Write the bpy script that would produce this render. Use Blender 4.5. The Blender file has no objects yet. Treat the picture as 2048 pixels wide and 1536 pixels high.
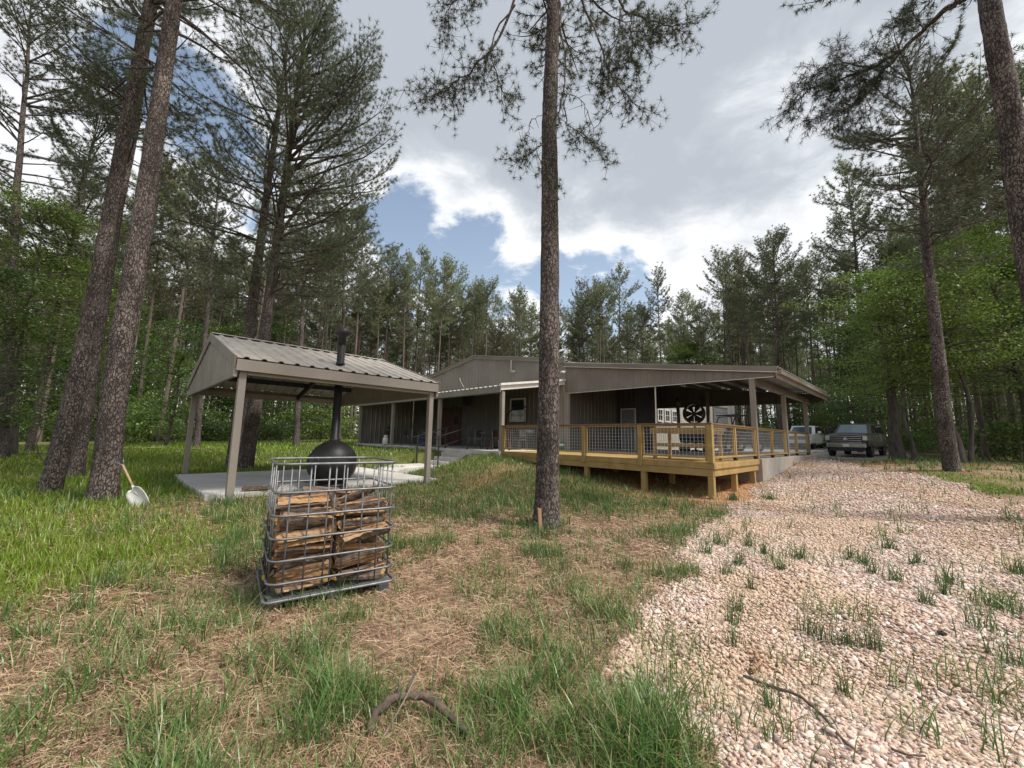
import bpy, math, random
import numpy as np
from mathutils import Vector, Matrix
sc = bpy.context.scene
COL = sc.collection
R = math.radians
PI = math.pi
RNG = np.random.default_rng(7)
random.seed(7)

# ------------------------------------------------------------------ camera
CAMF, PITCH, ROLL, EYE = 798.3, .1329, .0184, 1.5
cd = bpy.data.cameras.new('camera'); cam = bpy.data.objects.new('camera', cd); COL.objects.link(cam)
cd.sensor_width = 36; cd.lens = CAMF/2048*36; cd.clip_end = 3000; cd.clip_start = .05
cam.matrix_world = Matrix.Translation((0, 0, EYE)) @ Matrix.Rotation(PI/2+PITCH, 4, 'X') @ Matrix.Rotation(ROLL, 4, 'Z')
sc.camera = cam

def ray(px, py):
    a0, b0 = px-1024, py-768
    c, s = math.cos(ROLL), math.sin(ROLL); a = a0*c+b0*s; b = -a0*s+b0*c
    x, u = a/CAMF, -b/CAMF
    return np.array([x, math.cos(PITCH)-u*math.sin(PITCH), math.sin(PITCH)+u*math.cos(PITCH)])
def at_z(px, py, z):
    d = ray(px, py); return np.array([0, 0, EYE])+d*((z-EYE)/d[2])
def at_d(px, py, d):
    return np.array([0, 0, EYE])+ray(px, py)*d

# ------------------------------------------------------------------ terrain
_pz = [(1092,1050,0),(205,1005,.12),(100,985,.13),(150,950,.17),(470,930,.25),(458,1000,.2),(854,962,.25),(368,948,.2),
 (1424,991,.1),(1284,977,.08),(1472,976,.14),(1522,944,.42),(885,950,.33),(930,940,.40),(985,950,.36),(860,960,.27),(1003,907,.86),(778,887,.93),(845,945,.33),(700,950,.25),(2040,975,.5)]
_pts = [tuple(at_z(a, b, z)) for a, b, z in _pz]
_pts += [(0,0,0),(0,-6,0),(-6,0,0),(6,0,.05),(0,3,0),(-2,3.6,-.02),(4,4,.05),(-8,4,.05),(9,4,.2),(13,12,.7),(20.5,24,.7),(25,33,1.0),(14,19,.85),
 (17,14,.8),(13.3,19.2,.88),(24,18,.85),(10,24,.9),(-12,27,.9),(0,30,.95),(-22,18,.35),(-30,28,.5),(-16,24,.65),
 (-60,30,.7),(-40,80,1.2),(0,90,1.6),(60,80,1.6),(80,30,1.2),(-60,-30,0),(60,-30,.3),(0,45,1.1),(22,45,1.1),(-25,45,.9)]
_C = np.array(_pts)
def _tps(r2): return r2*np.log(r2+1e-9)*.5
_n = len(_C)
_A = np.zeros((_n+3, _n+3)); _A[:_n,:_n] = _tps(((_C[:,None,:2]-_C[None,:,:2])**2).sum(-1))+np.eye(_n)*1.5
_A[:_n,_n] = 1; _A[:_n,_n+1:] = _C[:,:2]; _A[_n,:_n] = 1; _A[_n+1:,:_n] = _C[:,:2].T
_W = np.linalg.solve(_A, np.concatenate([_C[:,2], [0,0,0]]))
def _hash(ix, iy, s):
    h = (ix*374761393+iy*668265263+s*1442695041) & 0xffffffff
    h = ((h ^ (h >> 13))*1274126177) & 0xffffffff
    return ((h ^ (h >> 16)) & 0xffff)/65535.
def vnoise(x, y, s=0):
    x = np.asarray(x, float); y = np.asarray(y, float)
    ix = np.floor(x).astype(np.int64); iy = np.floor(y).astype(np.int64); fx = x-ix; fy = y-iy
    fx = fx*fx*(3-2*fx); fy = fy*fy*(3-2*fy)
    a = _hash(ix,iy,s); b = _hash(ix+1,iy,s); c = _hash(ix,iy+1,s); d = _hash(ix+1,iy+1,s)
    return (a*(1-fx)+b*fx)*(1-fy)+(c*(1-fx)+d*fx)*fy
def fbm(x, y, s=0, o=4):
    t = 0; a = .5; n = 0
    for k in range(o):
        t = t+a*vnoise(np.asarray(x)*2**k, np.asarray(y)*2**k, s+k*17); n += a; a *= .5
    return t/n
# house frame: origin = deck corner at floor level, x to the right along the front, y to the back
HC = np.array([5.0624, 10.1562, .9613]); HA = -.7995
PV = np.array([-5.2549, 7.699, .3037]); PA = .7846
def fr(o, a, x, y, z=0):
    c, s = math.cos(a), math.sin(a); return np.array([o[0]+c*x-s*y, o[1]+s*x+c*y, o[2]+z])
def H(x, y, z=0): return fr(HC, HA, x, y, z)
def Pv(x, y, z=0): return fr(PV, PA, x, y, z)
def local(o, a, X, Y):
    c, s = math.cos(a), math.sin(a); dx = np.asarray(X)-o[0]; dy = np.asarray(Y)-o[1]
    return c*dx+s*dy, -s*dx+c*dy
def smooth(a, b, x):
    t = np.clip((x-a)/(b-a), 0, 1); return t*t*(3-2*t)
def in_house(X, Y, m=0):
    x, y = local(HC, HA, X, Y)
    return ((x > -21.5-m) & (x < -7.7+m) & (y > -.05-m) & (y < 27.5+m)) | ((x > -8) & (x < .1+m) & (y > 3.85-m) & (y < 15+m)) | ((x > -8) & (x < -1.4) & (y > 10) & (y < 28))
def terrain(X, Y):
    X = np.asarray(X, float); Y = np.asarray(Y, float); sh = X.shape
    x = X.ravel(); y = Y.ravel(); xc = np.clip(x, -75, 90); yc = np.clip(y, -30, 95)
    z = np.empty(len(x))
    for i in range(0, len(x), 20000):
        sl = slice(i, i+20000)
        r2 = (xc[sl,None]-_C[:,0])**2+(yc[sl,None]-_C[:,1])**2
        z[sl] = _tps(r2)@_W[:_n]+_W[_n]+_W[_n+1]*xc[sl]+_W[_n+2]*yc[sl]
    z = np.clip(z, -.3, 1.9)
    z = z+(fbm(x*.9, y*.9, 3)-.5)*.10*smooth(25, 2, np.hypot(x, y))+(fbm(x*.15, y*.15, 5)-.5)*.25*smooth(15, 40, y)
    hx, hy = local(HC, HA, x, y)
    ins = smooth(.25, -.1, np.maximum(np.maximum(-21.4-hx, hx-np.where(hy > 3.7, 0., -7.8)), np.maximum(-hy, hy-28.)))
    z = z*(1-ins)+np.minimum(z, HC[2]-.12)*ins
    px_, py_ = local(PV, PA, x, y)
    ip = smooth(.5, .0, np.maximum(np.maximum(-.4-px_, px_-5.), np.maximum(.2-py_, py_-5.7)))
    z = z*(1-ip)+np.minimum(z, .24)*ip
    it = smooth(1.6, .85, np.hypot(x+1.95, y-4.4)); z = z*(1-it)-.05*it
    cap = np.where((np.abs(hx+10.6) < .95) & (hy < .1) & (hy > -1.75), HC[2]-.19+np.minimum(hy, 0)*.47, np.where((np.abs(hx+10.6) < 1.3) & (hy <= -1.4) & (hy > -4), .27, 9.)); sc_ = smooth(-10, -9.4, hx)*smooth(-7.9, -8.8, hx)*smooth(.1, -.4, hy)*smooth(-5.5, -3.5, hy); cap2 = HC[2]-.22+np.minimum(hy, 0)*.30; z = np.where(z > cap2, z*(1-sc_)+cap2*sc_, z); z = np.minimum(z, cap)
    return z.reshape(sh)
def tz(x, y): return float(terrain(np.array([x]), np.array([y]))[0])
def gp(px, py):
    d = ray(px, py); t = .5
    lo = 0.3; o = np.array([0, 0, EYE])
    ts = np.geomspace(.6, 120, 500); P = o+d*ts[:,None]; zz = terrain(P[:,0], P[:,1])
    k = np.nonzero(P[:,2] < zz)[0]
    if len(k) == 0: return P[-1]
    i = k[0]; a = ts[max(i-1,0)]; b = ts[i]
    ts = np.linspace(a, b, 30); P = o+d*ts[:,None]; zz = terrain(P[:,0], P[:,1]); k = np.nonzero(P[:,2] <= zz)[0]
    return P[k[0]] if len(k) else P[-1]

# ------------------------------------------------------------------ object helpers
def tag(o, label=None, cat=None, group=None, kind=None):
    if label: o['label'] = label
    if cat: o['category'] = cat
    if group: o['group'] = group
    if kind: o['kind'] = kind
    return o
def empty(name, loc, rz=0, label=None, cat=None, group=None):
    o = bpy.data.objects.new(name, None); COL.objects.link(o); o.empty_display_size = .2
    o.location = tuple(float(v) for v in loc); o.rotation_euler = (0, 0, rz)
    return tag(o, label, cat, group)
def bigmesh(name, V, F, mats, mi=None, col=None, smooth_=False):
    V = np.asarray(V, np.float32); F = np.asarray(F, np.int32); k = F.shape[1]
    me = bpy.data.meshes.new(name); me.vertices.add(len(V)); me.vertices.foreach_set('co', V.ravel())
    me.loops.add(F.size); me.loops.foreach_set('vertex_index', F.ravel())
    me.polygons.add(len(F)); me.polygons.foreach_set('loop_start', np.arange(0, F.size, k, dtype=np.int32))
    try: me.polygons.foreach_set('loop_total', np.full(len(F), k, np.int32))
    except Exception: pass
    if mi is not None: me.polygons.foreach_set('material_index', np.asarray(mi, np.int32))
    if smooth_: me.polygons.foreach_set('use_smooth', np.ones(len(F), bool))
    for m in mats: me.materials.append(m)
    if col is not None:
        at = me.attributes.new('tint', 'FLOAT_COLOR', 'POINT')
        c = np.ones((len(V), 4), np.float32); c[:,:col.shape[1]] = col; at.data.foreach_set('color', c.ravel())
    me.update(calc_edges=True); me.validate()
    return me
def link(name, me, parent=None):
    o = bpy.data.objects.new(name, me); COL.objects.link(o)
    if parent: o.parent = parent
    return o
def tube(path, rad, n=6, close=True):
    P = np.asarray(path, float); rad = np.broadcast_to(np.asarray(rad, float), (len(P),))
    T = np.gradient(P, axis=0); T /= np.linalg.norm(T, axis=1)[:,None]+1e-9
    ref = np.array([0, 0, 1.]) if abs(T[0,2]) < .8 else np.array([1., 0, 0])
    U = np.cross(T, ref); bad = np.linalg.norm(U, axis=1) < 1e-3; U[bad] = np.cross(T[bad], [0, 1., 0])
    U /= np.linalg.norm(U, axis=1)[:,None]; W = np.cross(T, U)
    a = np.arange(n)/n*2*PI
    V = P[:,None]+rad[:,None,None]*(np.cos(a)[None,:,None]*U[:,None]+np.sin(a)[None,:,None]*W[:,None])
    m = len(P); i = np.arange(m-1)[:,None]*n; j = np.arange(n)[None]; jn = (j+1) % n
    F = np.stack([i+j, i+jn, i+n+jn, i+n+j], -1).reshape(-1, 4)
    return V.reshape(-1, 3), F
class MB:
    def __init__(s): s.V = []; s.F = []; s.M = []; s.S = []; s.n = 0
    def add(s, V, F, mi=0, sm=False):
        V = np.asarray(V, float).reshape(-1, 3); s.V.append(V)
        for f in F: s.F.append(tuple(int(q)+s.n for q in f)); s.M.append(mi); s.S.append(sm)
        s.n += len(V); return s
    def box(s, x0, x1, y0, y1, z0, z1, mi=0):
        V = [(x0,y0,z0),(x1,y0,z0),(x1,y1,z0),(x0,y1,z0),(x0,y0,z1),(x1,y0,z1),(x1,y1,z1),(x0,y1,z1)]
        return s.add(V, [(0,3,2,1),(4,5,6,7),(0,1,5,4),(1,2,6,5),(2,3,7,6),(3,0,4,7)], mi)
    def bar(s, p, q, w, h, up=(0,0,1), mi=0):
        p = np.array(p, float); q = np.array(q, float); t = q-p; t /= np.linalg.norm(t)
        u = np.cross(t, up)
        if np.linalg.norm(u) < 1e-3: u = np.cross(t, (1,0,0))
        u /= np.linalg.norm(u); v = np.cross(u, t); u = u*w/2; v = v*h/2
        V = [p-u-v, p+u-v, p+u+v, p-u+v, q-u-v, q+u-v, q+u+v, q-u+v]
        return s.add(V, [(0,1,2,3),(7,6,5,4),(0,4,5,1),(1,5,6,2),(2,6,7,3),(3,7,4,0)], mi)
    def tube(s, path, r, n=8, mi=0, cap=True):
        V, F = tube(path, r, n); F = [tuple(f) for f in F]
        if cap: F += [tuple(range(n))[::-1], tuple(len(V)-n+i for i in range(n))]
        return s.add(V, F, mi, True)
    def lathe(s, prof, c=(0,0,0), n=24, mi=0, axis=2):
        V = []; F = []
        for r, z in prof:
            for i in range(n):
                a = i/n*2*PI; p = [r*math.cos(a), r*math.sin(a), z]
                if axis == 0: p = [p[2], p[0], p[1]]
                if axis == 1: p = [p[0], p[2], -p[1]]
                V.append([p[0]+c[0], p[1]+c[1], p[2]+c[2]])
        m = len(prof)
        for k in range(m-1):
            for i in range(n): F.append((k*n+i, k*n+(i+1) % n, (k+1)*n+(i+1) % n, (k+1)*n+i))
        if tuple(prof[0]) != tuple(prof[-1]): F += [tuple(range(n))[::-1], tuple((m-1)*n+i for i in range(n))]
        return s.add(V, F, mi, True)
    def ext(s, poly, d, mi=0):
        """prism: a planar polygon of 3-D points pushed along d"""
        P = np.array(poly, float); n = len(P); d = np.array(d, float)
        return s.add(np.concatenate([P, P+d]), [tuple(range(n))[::-1], tuple(range(n, 2*n))]+[(i, (i+1) % n, n+(i+1) % n, n+i) for i in range(n)], mi)
    def build(s, name, mats, parent=None, bevel=0, sm=None):
        if not isinstance(mats, (list, tuple)): mats = [mats]
        me = bpy.data.meshes.new(name); me.from_pydata(np.concatenate(s.V).tolist(), [], s.F)
        for m in mats: me.materials.append(m)
        me.polygons.foreach_set('material_index', s.M)
        me.polygons.foreach_set('use_smooth', [x if sm is None else sm for x in s.S])
        me.update()
        o = link(name, me, parent)
        if bevel:
            b = o.modifiers.new('bevel', 'BEVEL'); b.width = bevel; b.segments = 2; b.limit_method = 'ANGLE'; b.angle_limit = R(50)
        return o
def copy_tree(o, parent=None):
    c = o.copy(); COL.objects.link(c)
    if parent: c.parent = parent
    for ch in list(o.children): copy_tree(ch, c)
    return c

# ------------------------------------------------------------------ materials
def nt(m): m.use_nodes = True; t = m.node_tree; return t, t.nodes, t.links
def mat(name, col, rough=.7, metal=0., col2=None, nscale=4., nstretch=(1,1,1), ramp=(.35,.65), bump=0., bscale=None, spec=.4, coat=0., detail=6., col3=None, n3=.6, island=0.):
    m = bpy.data.materials.new(name); t, N, L = nt(m); p = N['Principled BSDF']
    p.inputs['Base Color'].default_value = (*col, 1); p.inputs['Roughness'].default_value = rough
    p.inputs['Metallic'].default_value = metal; p.inputs['Specular IOR Level'].default_value = spec
    if coat: p.inputs['Coat Weight'].default_value = coat; p.inputs['Coat Roughness'].default_value = .08
    tc = N.new('ShaderNodeTexCoord'); mp = N.new('ShaderNodeMapping'); mp.inputs['Scale'].default_value = nstretch
    L.new(tc.outputs['Object'], mp.inputs['Vector'])
    out = None
    if col2:
        n = N.new('ShaderNodeTexNoise'); n.inputs['Scale'].default_value = nscale; n.inputs['Detail'].default_value = detail
        L.new(mp.outputs[0], n.inputs['Vector'])
        r = N.new('ShaderNodeValToRGB'); r.color_ramp.elements[0].position = ramp[0]; r.color_ramp.elements[1].position = ramp[1]
        r.color_ramp.elements[0].color = (*col, 1); r.color_ramp.elements[1].color = (*col2, 1)
        L.new(n.outputs['Fac'], r.inputs['Fac']); out = r.outputs['Color']
        if col3:
            n2 = N.new('ShaderNodeTexNoise'); n2.inputs['Scale'].default_value = n3; n2.inputs['Detail'].default_value = 4
            L.new(tc.outputs['Object'], n2.inputs['Vector'])
            r2 = N.new('ShaderNodeValToRGB'); r2.color_ramp.elements[0].position = .45; r2.color_ramp.elements[1].position = .68
            L.new(n2.outputs['Fac'], r2.inputs['Fac'])
            mx = N.new('ShaderNodeMix'); mx.data_type = 'RGBA'; L.new(r2.outputs['Color'], mx.inputs[0]); L.new(out, mx.inputs[6]); mx.inputs[7].default_value = (*col3, 1)
            out = mx.outputs[2]
        rr = N.new('ShaderNodeMapRange'); rr.inputs[3].default_value = rough*.85; rr.inputs[4].default_value = min(1, rough*1.15)
        L.new(n.outputs['Fac'], rr.inputs[0]); L.new(rr.outputs[0], p.inputs['Roughness'])
    if island:
        g = N.new('ShaderNodeNewGeometry'); hv = N.new('ShaderNodeHueSaturation')
        mr = N.new('ShaderNodeMapRange'); mr.inputs[3].default_value = 1-island; mr.inputs[4].default_value = 1+island
        L.new(g.outputs['Random Per Island'], mr.inputs[0]); L.new(mr.outputs[0], hv.inputs['Value'])
        if out: L.new(out, hv.inputs['Color'])
        else: hv.inputs['Color'].default_value = (*col, 1)
        out = hv.outputs[0]
    if out: L.new(out, p.inputs['Base Color'])
    if bump:
        nb = N.new('ShaderNodeTexNoise'); nb.inputs['Scale'].default_value = bscale or nscale; nb.inputs['Detail'].default_value = 8
        L.new(mp.outputs[0], nb.inputs['Vector']); b = N.new('ShaderNodeBump'); b.inputs['Strength'].default_value = bump; b.inputs['Distance'].default_value = .02
        L.new(nb.outputs['Fac'], b.inputs['Height']); L.new(b.outputs[0], p.inputs['Normal'])
    return m
def leafmat(name, col, col2, trans=.4, objvar=.25):
    m = bpy.data.materials.new(name); t, N, L = nt(m)
    N.remove(N['Principled BSDF']); out = N['Material Output']
    g = N.new('ShaderNodeNewGeometry'); r = N.new('ShaderNodeValToRGB')
    r.color_ramp.elements[0].color = (*col, 1); r.color_ramp.elements[1].color = (*col2, 1)
    L.new(g.outputs['Random Per Island'], r.inputs['Fac'])
    oi = N.new('ShaderNodeObjectInfo'); mr = N.new('ShaderNodeMapRange'); mr.inputs[3].default_value = 1-objvar; mr.inputs[4].default_value = 1+objvar
    L.new(oi.outputs['Random'], mr.inputs[0]); hv = N.new('ShaderNodeHueSaturation'); L.new(mr.outputs[0], hv.inputs['Value']); L.new(r.outputs['Color'], hv.inputs['Color'])
    d = N.new('ShaderNodeBsdfDiffuse'); tr = N.new('ShaderNodeBsdfTranslucent'); gl = N.new('ShaderNodeBsdfGlossy'); gl.inputs['Roughness'].default_value = .45
    mx = N.new('ShaderNodeMixShader'); mx.inputs[0].default_value = trans; m2 = N.new('ShaderNodeMixShader'); m2.inputs[0].default_value = .05
    L.new(hv.outputs[0], d.inputs['Color']); L.new(hv.outputs[0], tr.inputs['Color'])
    L.new(d.outputs[0], mx.inputs[1]); L.new(tr.outputs[0], mx.inputs[2]); L.new(mx.outputs[0], m2.inputs[1]); L.new(gl.outputs[0], m2.inputs[2])
    L.new(m2.outputs[0], out.inputs['Surface'])
    return m
def tintmat(name, rough=.8, trans=.3):
    """blade colours come from the mesh (each blade's own colour)"""
    m = bpy.data.materials.new(name); t, N, L = nt(m); N.remove(N['Principled BSDF']); out = N['Material Output']
    a = N.new('ShaderNodeAttribute'); a.attribute_name = 'tint'
    d = N.new('ShaderNodeBsdfDiffuse'); tr = N.new('ShaderNodeBsdfTranslucent'); mx = N.new('ShaderNodeMixShader'); mx.inputs[0].default_value = trans
    gl = N.new('ShaderNodeBsdfGlossy'); gl.inputs['Roughness'].default_value = .4; m2 = N.new('ShaderNodeMixShader'); m2.inputs[0].default_value = .04
    L.new(a.outputs['Color'], d.inputs['Color']); L.new(a.outputs['Color'], tr.inputs['Color'])
    L.new(d.outputs[0], mx.inputs[1]); L.new(tr.outputs[0], mx.inputs[2]); L.new(mx.outputs[0], m2.inputs[1]); L.new(gl.outputs[0], m2.inputs[2]); L.new(m2.outputs[0], out.inputs['Surface'])
    return m
def barkmat(name, plate, plate2, crack, scale=9., stretch=.4):
    m = bpy.data.materials.new(name); t, N, L = nt(m); p = N['Principled BSDF']; p.inputs['Roughness'].default_value = .9; p.inputs['Specular IOR Level'].default_value = .2
    tc = N.new('ShaderNodeTexCoord'); mp = N.new('ShaderNodeMapping'); mp.inputs['Scale'].default_value = (1, 1, stretch)
    L.new(tc.outputs['Object'], mp.inputs['Vector'])
    def nz(s, d, v=mp.outputs[0]):
        n = N.new('ShaderNodeTexNoise'); n.inputs['Scale'].default_value = s; n.inputs['Detail'].default_value = d; L.new(v, n.inputs['Vector']); return n
    w = nz(11, 5)
    ad = N.new('ShaderNodeMix'); ad.data_type = 'RGBA'; ad.blend_type = 'ADD'; ad.inputs[0].default_value = .13; L.new(mp.outputs[0], ad.inputs[6]); L.new(w.outputs['Color'], ad.inputs[7])
    v = N.new('ShaderNodeTexVoronoi'); v.feature = 'DISTANCE_TO_EDGE'; v.inputs['Scale'].default_value = scale; L.new(ad.outputs[2], v.inputs['Vector'])
    v2 = N.new('ShaderNodeTexVoronoi'); v2.inputs['Scale'].default_value = scale; L.new(ad.outputs[2], v2.inputs['Vector'])
    n0 = nz(5, 4); th = N.new('ShaderNodeMapRange'); th.inputs[1].default_value = .3; th.inputs[2].default_value = .7; th.inputs[3].default_value = .06; th.inputs[4].default_value = .30; L.new(n0.outputs['Fac'], th.inputs[0])
    cr = N.new('ShaderNodeMapRange'); cr.interpolation_type = 'SMOOTHSTEP'; cr.inputs[1].default_value = .0; L.new(th.outputs[0], cr.inputs[2]); L.new(v.outputs['Distance'], cr.inputs[0])
    n = nz(38, 8); nb = nz(2.2, 8)
    sep = N.new('ShaderNodeSeparateColor'); L.new(v2.outputs['Color'], sep.inputs[0])
    pc = N.new('ShaderNodeMix'); pc.data_type = 'RGBA'; L.new(sep.outputs[0], pc.inputs[0]); pc.inputs[6].default_value = (*plate, 1); pc.inputs[7].default_value = (*plate2, 1)
    r = N.new('ShaderNodeMapRange'); r.inputs[1].default_value = .25; r.inputs[2].default_value = .75; r.inputs[3].default_value = .45; r.inputs[4].default_value = 1.35; L.new(n.outputs['Fac'], r.inputs[0])
    r2 = N.new('ShaderNodeMapRange'); r2.inputs[1].default_value = .3; r2.inputs[2].default_value = .7; r2.inputs[3].default_value = .5; r2.inputs[4].default_value = 1.35; L.new(nb.outputs['Fac'], r2.inputs[0])
    m1 = N.new('ShaderNodeMath'); m1.operation = 'MULTIPLY'; L.new(r.outputs[0], m1.inputs[0]); L.new(r2.outputs[0], m1.inputs[1])
    hv = N.new('ShaderNodeHueSaturation'); L.new(pc.outputs[2], hv.inputs['Color']); L.new(m1.outputs[0], hv.inputs['Value'])
    mx = N.new('ShaderNodeMix'); mx.data_type = 'RGBA'; L.new(cr.outputs[0], mx.inputs[0]); mx.inputs[6].default_value = (*crack, 1); L.new(hv.outputs[0], mx.inputs[7])
    L.new(mx.outputs[2], p.inputs['Base Color'])
    ma = N.new('ShaderNodeMath'); ma.operation = 'MULTIPLY_ADD'; L.new(n.outputs['Fac'], ma.inputs[0]); ma.inputs[1].default_value = .35; L.new(cr.outputs[0], ma.inputs[2])
    b = N.new('ShaderNodeBump'); b.inputs['Strength'].default_value = .8; b.inputs['Distance'].default_value = .02; L.new(ma.outputs[0], b.inputs['Height']); L.new(b.outputs[0], p.inputs['Normal'])
    return m
M = dict(
 bark=barkmat('pine_bark', (.215,.178,.158), (.135,.111,.099), (.036,.029,.025), 23., .44),
 bark_far=mat('far_bark', (.17,.135,.115), .9, col2=(.09,.07,.06), nscale=9, nstretch=(1,1,.25), bump=.5, spec=.2),
 bark_grey=mat('hardwood_bark', (.11,.095,.08), .9, col2=(.055,.048,.04), nscale=10, nstretch=(1,1,.3), bump=.4, spec=.2),
 twig=mat('twig_bark', (.09,.07,.06), .9, spec=.2),
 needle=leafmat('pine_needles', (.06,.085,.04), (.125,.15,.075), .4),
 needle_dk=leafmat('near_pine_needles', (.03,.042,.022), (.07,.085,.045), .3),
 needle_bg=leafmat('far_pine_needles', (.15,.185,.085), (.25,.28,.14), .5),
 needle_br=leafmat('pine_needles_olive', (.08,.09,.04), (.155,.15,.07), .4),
 leaf=leafmat('spring_leaves', (.06,.115,.018), (.21,.30,.055), .5),
 leaf_dk=leafmat('dark_leaves', (.035,.08,.018), (.125,.195,.045), .45),
 taupe=mat('taupe_metal', (.275,.243,.205), .45, col2=(.24,.212,.18), col3=(.215,.187,.155), n3=.9, nscale=1.3, spec=.35),
 taupe_dk=mat('taupe_trim', (.225,.197,.168), .4, col2=(.19,.165,.14), col3=(.17,.147,.122), n3=.7, nscale=1.5, spec=.35),
 stone_wall=mat('light_stone_wall', (.47,.435,.38), .5, col2=(.42,.39,.34), nscale=1.2, spec=.3),
 taupe_wall=mat('taupe_wall', (.31,.28,.235), .5, col2=(.275,.248,.205), col3=(.245,.217,.178), n3=.6, nscale=1.2, spec=.3),
 roofm=mat('roof_metal', (.40,.375,.335), .38, .35, col2=(.30,.28,.25), nscale=2.2, nstretch=(1,1,1), ramp=(.4,.7), spec=.5),
 roofpale=mat('pale_roof_metal', (.44,.405,.35), .45, .1, col2=(.33,.30,.26), nscale=2, spec=.5),
 under=mat('galvanised_underside', (.55,.55,.54), .45, .4, col2=(.45,.45,.45), nscale=3),
 white=mat('white_trim', (.68,.66,.62), .5, col2=(.60,.58,.54), nscale=3),
 porch_shade=mat('shaded_wall', (.10,.09,.076), .6, col2=(.08,.072,.062), nscale=1.5), navy=mat('dark_slate_wall', (.05,.052,.065), .55, col2=(.04,.042,.052), nscale=1.5),  # first: wall tone with porch and carport shade worked into the colour
 black=mat('black_steel', (.015,.015,.016), .45, col2=(.024,.023,.022), nscale=5, bump=.05),
 blackm=mat('matt_black', (.02,.02,.02), .7, col2=(.03,.03,.03), nscale=6),
 rubber=mat('rubber', (.02,.02,.021), .85, bump=.2, bscale=30),
 galv=mat('galvanised_wire', (.19,.195,.2), .5, .5, col2=(.12,.125,.13), nscale=14, ramp=(.35,.7)),
 wire=mat('fence_wire', (.5,.5,.5), .45, .4),
 deck=mat('treated_pine', (.43,.285,.105), .75, col2=(.28,.175,.06), nscale=3.2, nstretch=(1,1,1), ramp=(.35,.72), bump=.15, bscale=14, col3=(.36,.25,.10), island=.2),
 railtop=mat('stained_rail', (.22,.135,.07), .7, col2=(.15,.09,.045), nscale=5, island=.1),
 conc=mat('concrete', (.62,.60,.555), .85, col2=(.47,.45,.41), nscale=2.5, ramp=(.35,.7), bump=.12, bscale=40, col3=(.46,.44,.40), n3=.7),
 conc_dirty=mat('stained_concrete', (.40,.38,.34), .9, col2=(.31,.285,.25), nscale=2.5, ramp=(.35,.7), bump=.15, bscale=30, col3=(.36,.27,.21), n3=.9),
 splitwood=mat('split_wood', (.45,.26,.115), .85, col2=(.19,.10,.047), nscale=3.5, nstretch=(.7,11,11), ramp=(.30,.68), bump=.9, bscale=6, island=.35, col3=(.33,.22,.13), n3=4.),
 logbark=mat('log_bark', (.17,.125,.095), .95, col2=(.075,.055,.043), nscale=4, nstretch=(2.2,9,9), ramp=(.35,.62), bump=.9, bscale=5, spec=.2, island=.2),
 glass=mat('dark_glass', (.015,.018,.02), .06, spec=.6),
 windscreen=mat('windscreen_glass', (.09,.13,.145), .1, .5, spec=.6),
 winframe=mat('window_frame', (.45,.41,.37), .5),
 greyplastic=mat('grey_plastic', (.20,.21,.22), .5, col2=(.16,.165,.17), nscale=5),
 paint_w=mat('white_paint', (.78,.79,.80), .25, spec=.5, coat=.8),
 paint_g=mat('grey_paint', (.048,.048,.047), .35, .1, spec=.4, coat=.3),
 chrome=mat('chrome', (.33,.33,.33), .2, 1.),
 headlight=mat('lamp_glass', (.5,.52,.54), .08, .3),
 redwood=mat('red_wood', (.075,.03,.022), .6, col2=(.05,.022,.017), nscale=4, nstretch=(1,1,.3)),
 shovelwood=mat('ash_handle', (.42,.30,.19), .7, col2=(.33,.23,.14), nscale=6, nstretch=(4,4,.5)),
 shovelw=mat('worn_white_blade', (.62,.61,.57), .6, .2, col2=(.45,.42,.37), nscale=9, ramp=(.45,.75)),
 stake=mat('weathered_stake', (.40,.24,.14), .9, col2=(.27,.15,.08), nscale=6, nstretch=(5,5,.6), bump=.3),
 stick=mat('dead_stick', (.15,.105,.08), .95, col2=(.075,.055,.045), nscale=12, nstretch=(1,1,1), bump=.6, bscale=30),
 palestick=mat('pale_deadwood', (.25,.21,.15), .9, col2=(.15,.12,.09), nscale=8, bump=.3),
 green=mat('green_plastic', (.02,.20,.13), .5, col2=(.015,.16,.10), nscale=6),
 blue=mat('dark_blue_cloth', (.03,.035,.09), .8),
 yellow=mat('yellow_tag', (.6,.42,.04), .6),
 lampw=mat('lamp_lens', (.8,.8,.78), .4),
)

def knots(m):
    t, N, L = nt(m); p = N['Principled BSDF']; src = p.inputs['Base Color'].links[0].from_socket
    tc = N.new('ShaderNodeTexCoord'); mp = N.new('ShaderNodeMapping'); mp.inputs['Scale'].default_value = (1.3, 1.3, 3.5); L.new(tc.outputs['Object'], mp.inputs['Vector'])
    v = N.new('ShaderNodeTexVoronoi'); v.inputs['Scale'].default_value = 2.6; L.new(mp.outputs[0], v.inputs['Vector'])
    r = N.new('ShaderNodeMapRange'); r.inputs[1].default_value = .06; r.inputs[2].default_value = .13; L.new(v.outputs['Distance'], r.inputs[0])
    mx = N.new('ShaderNodeMix'); mx.data_type = 'RGBA'; L.new(r.outputs[0], mx.inputs[0]); mx.inputs[6].default_value = (.10, .055, .025, 1); L.new(src, mx.inputs[7]); L.new(mx.outputs[2], p.inputs['Base Color'])
knots(M['deck'])
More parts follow.
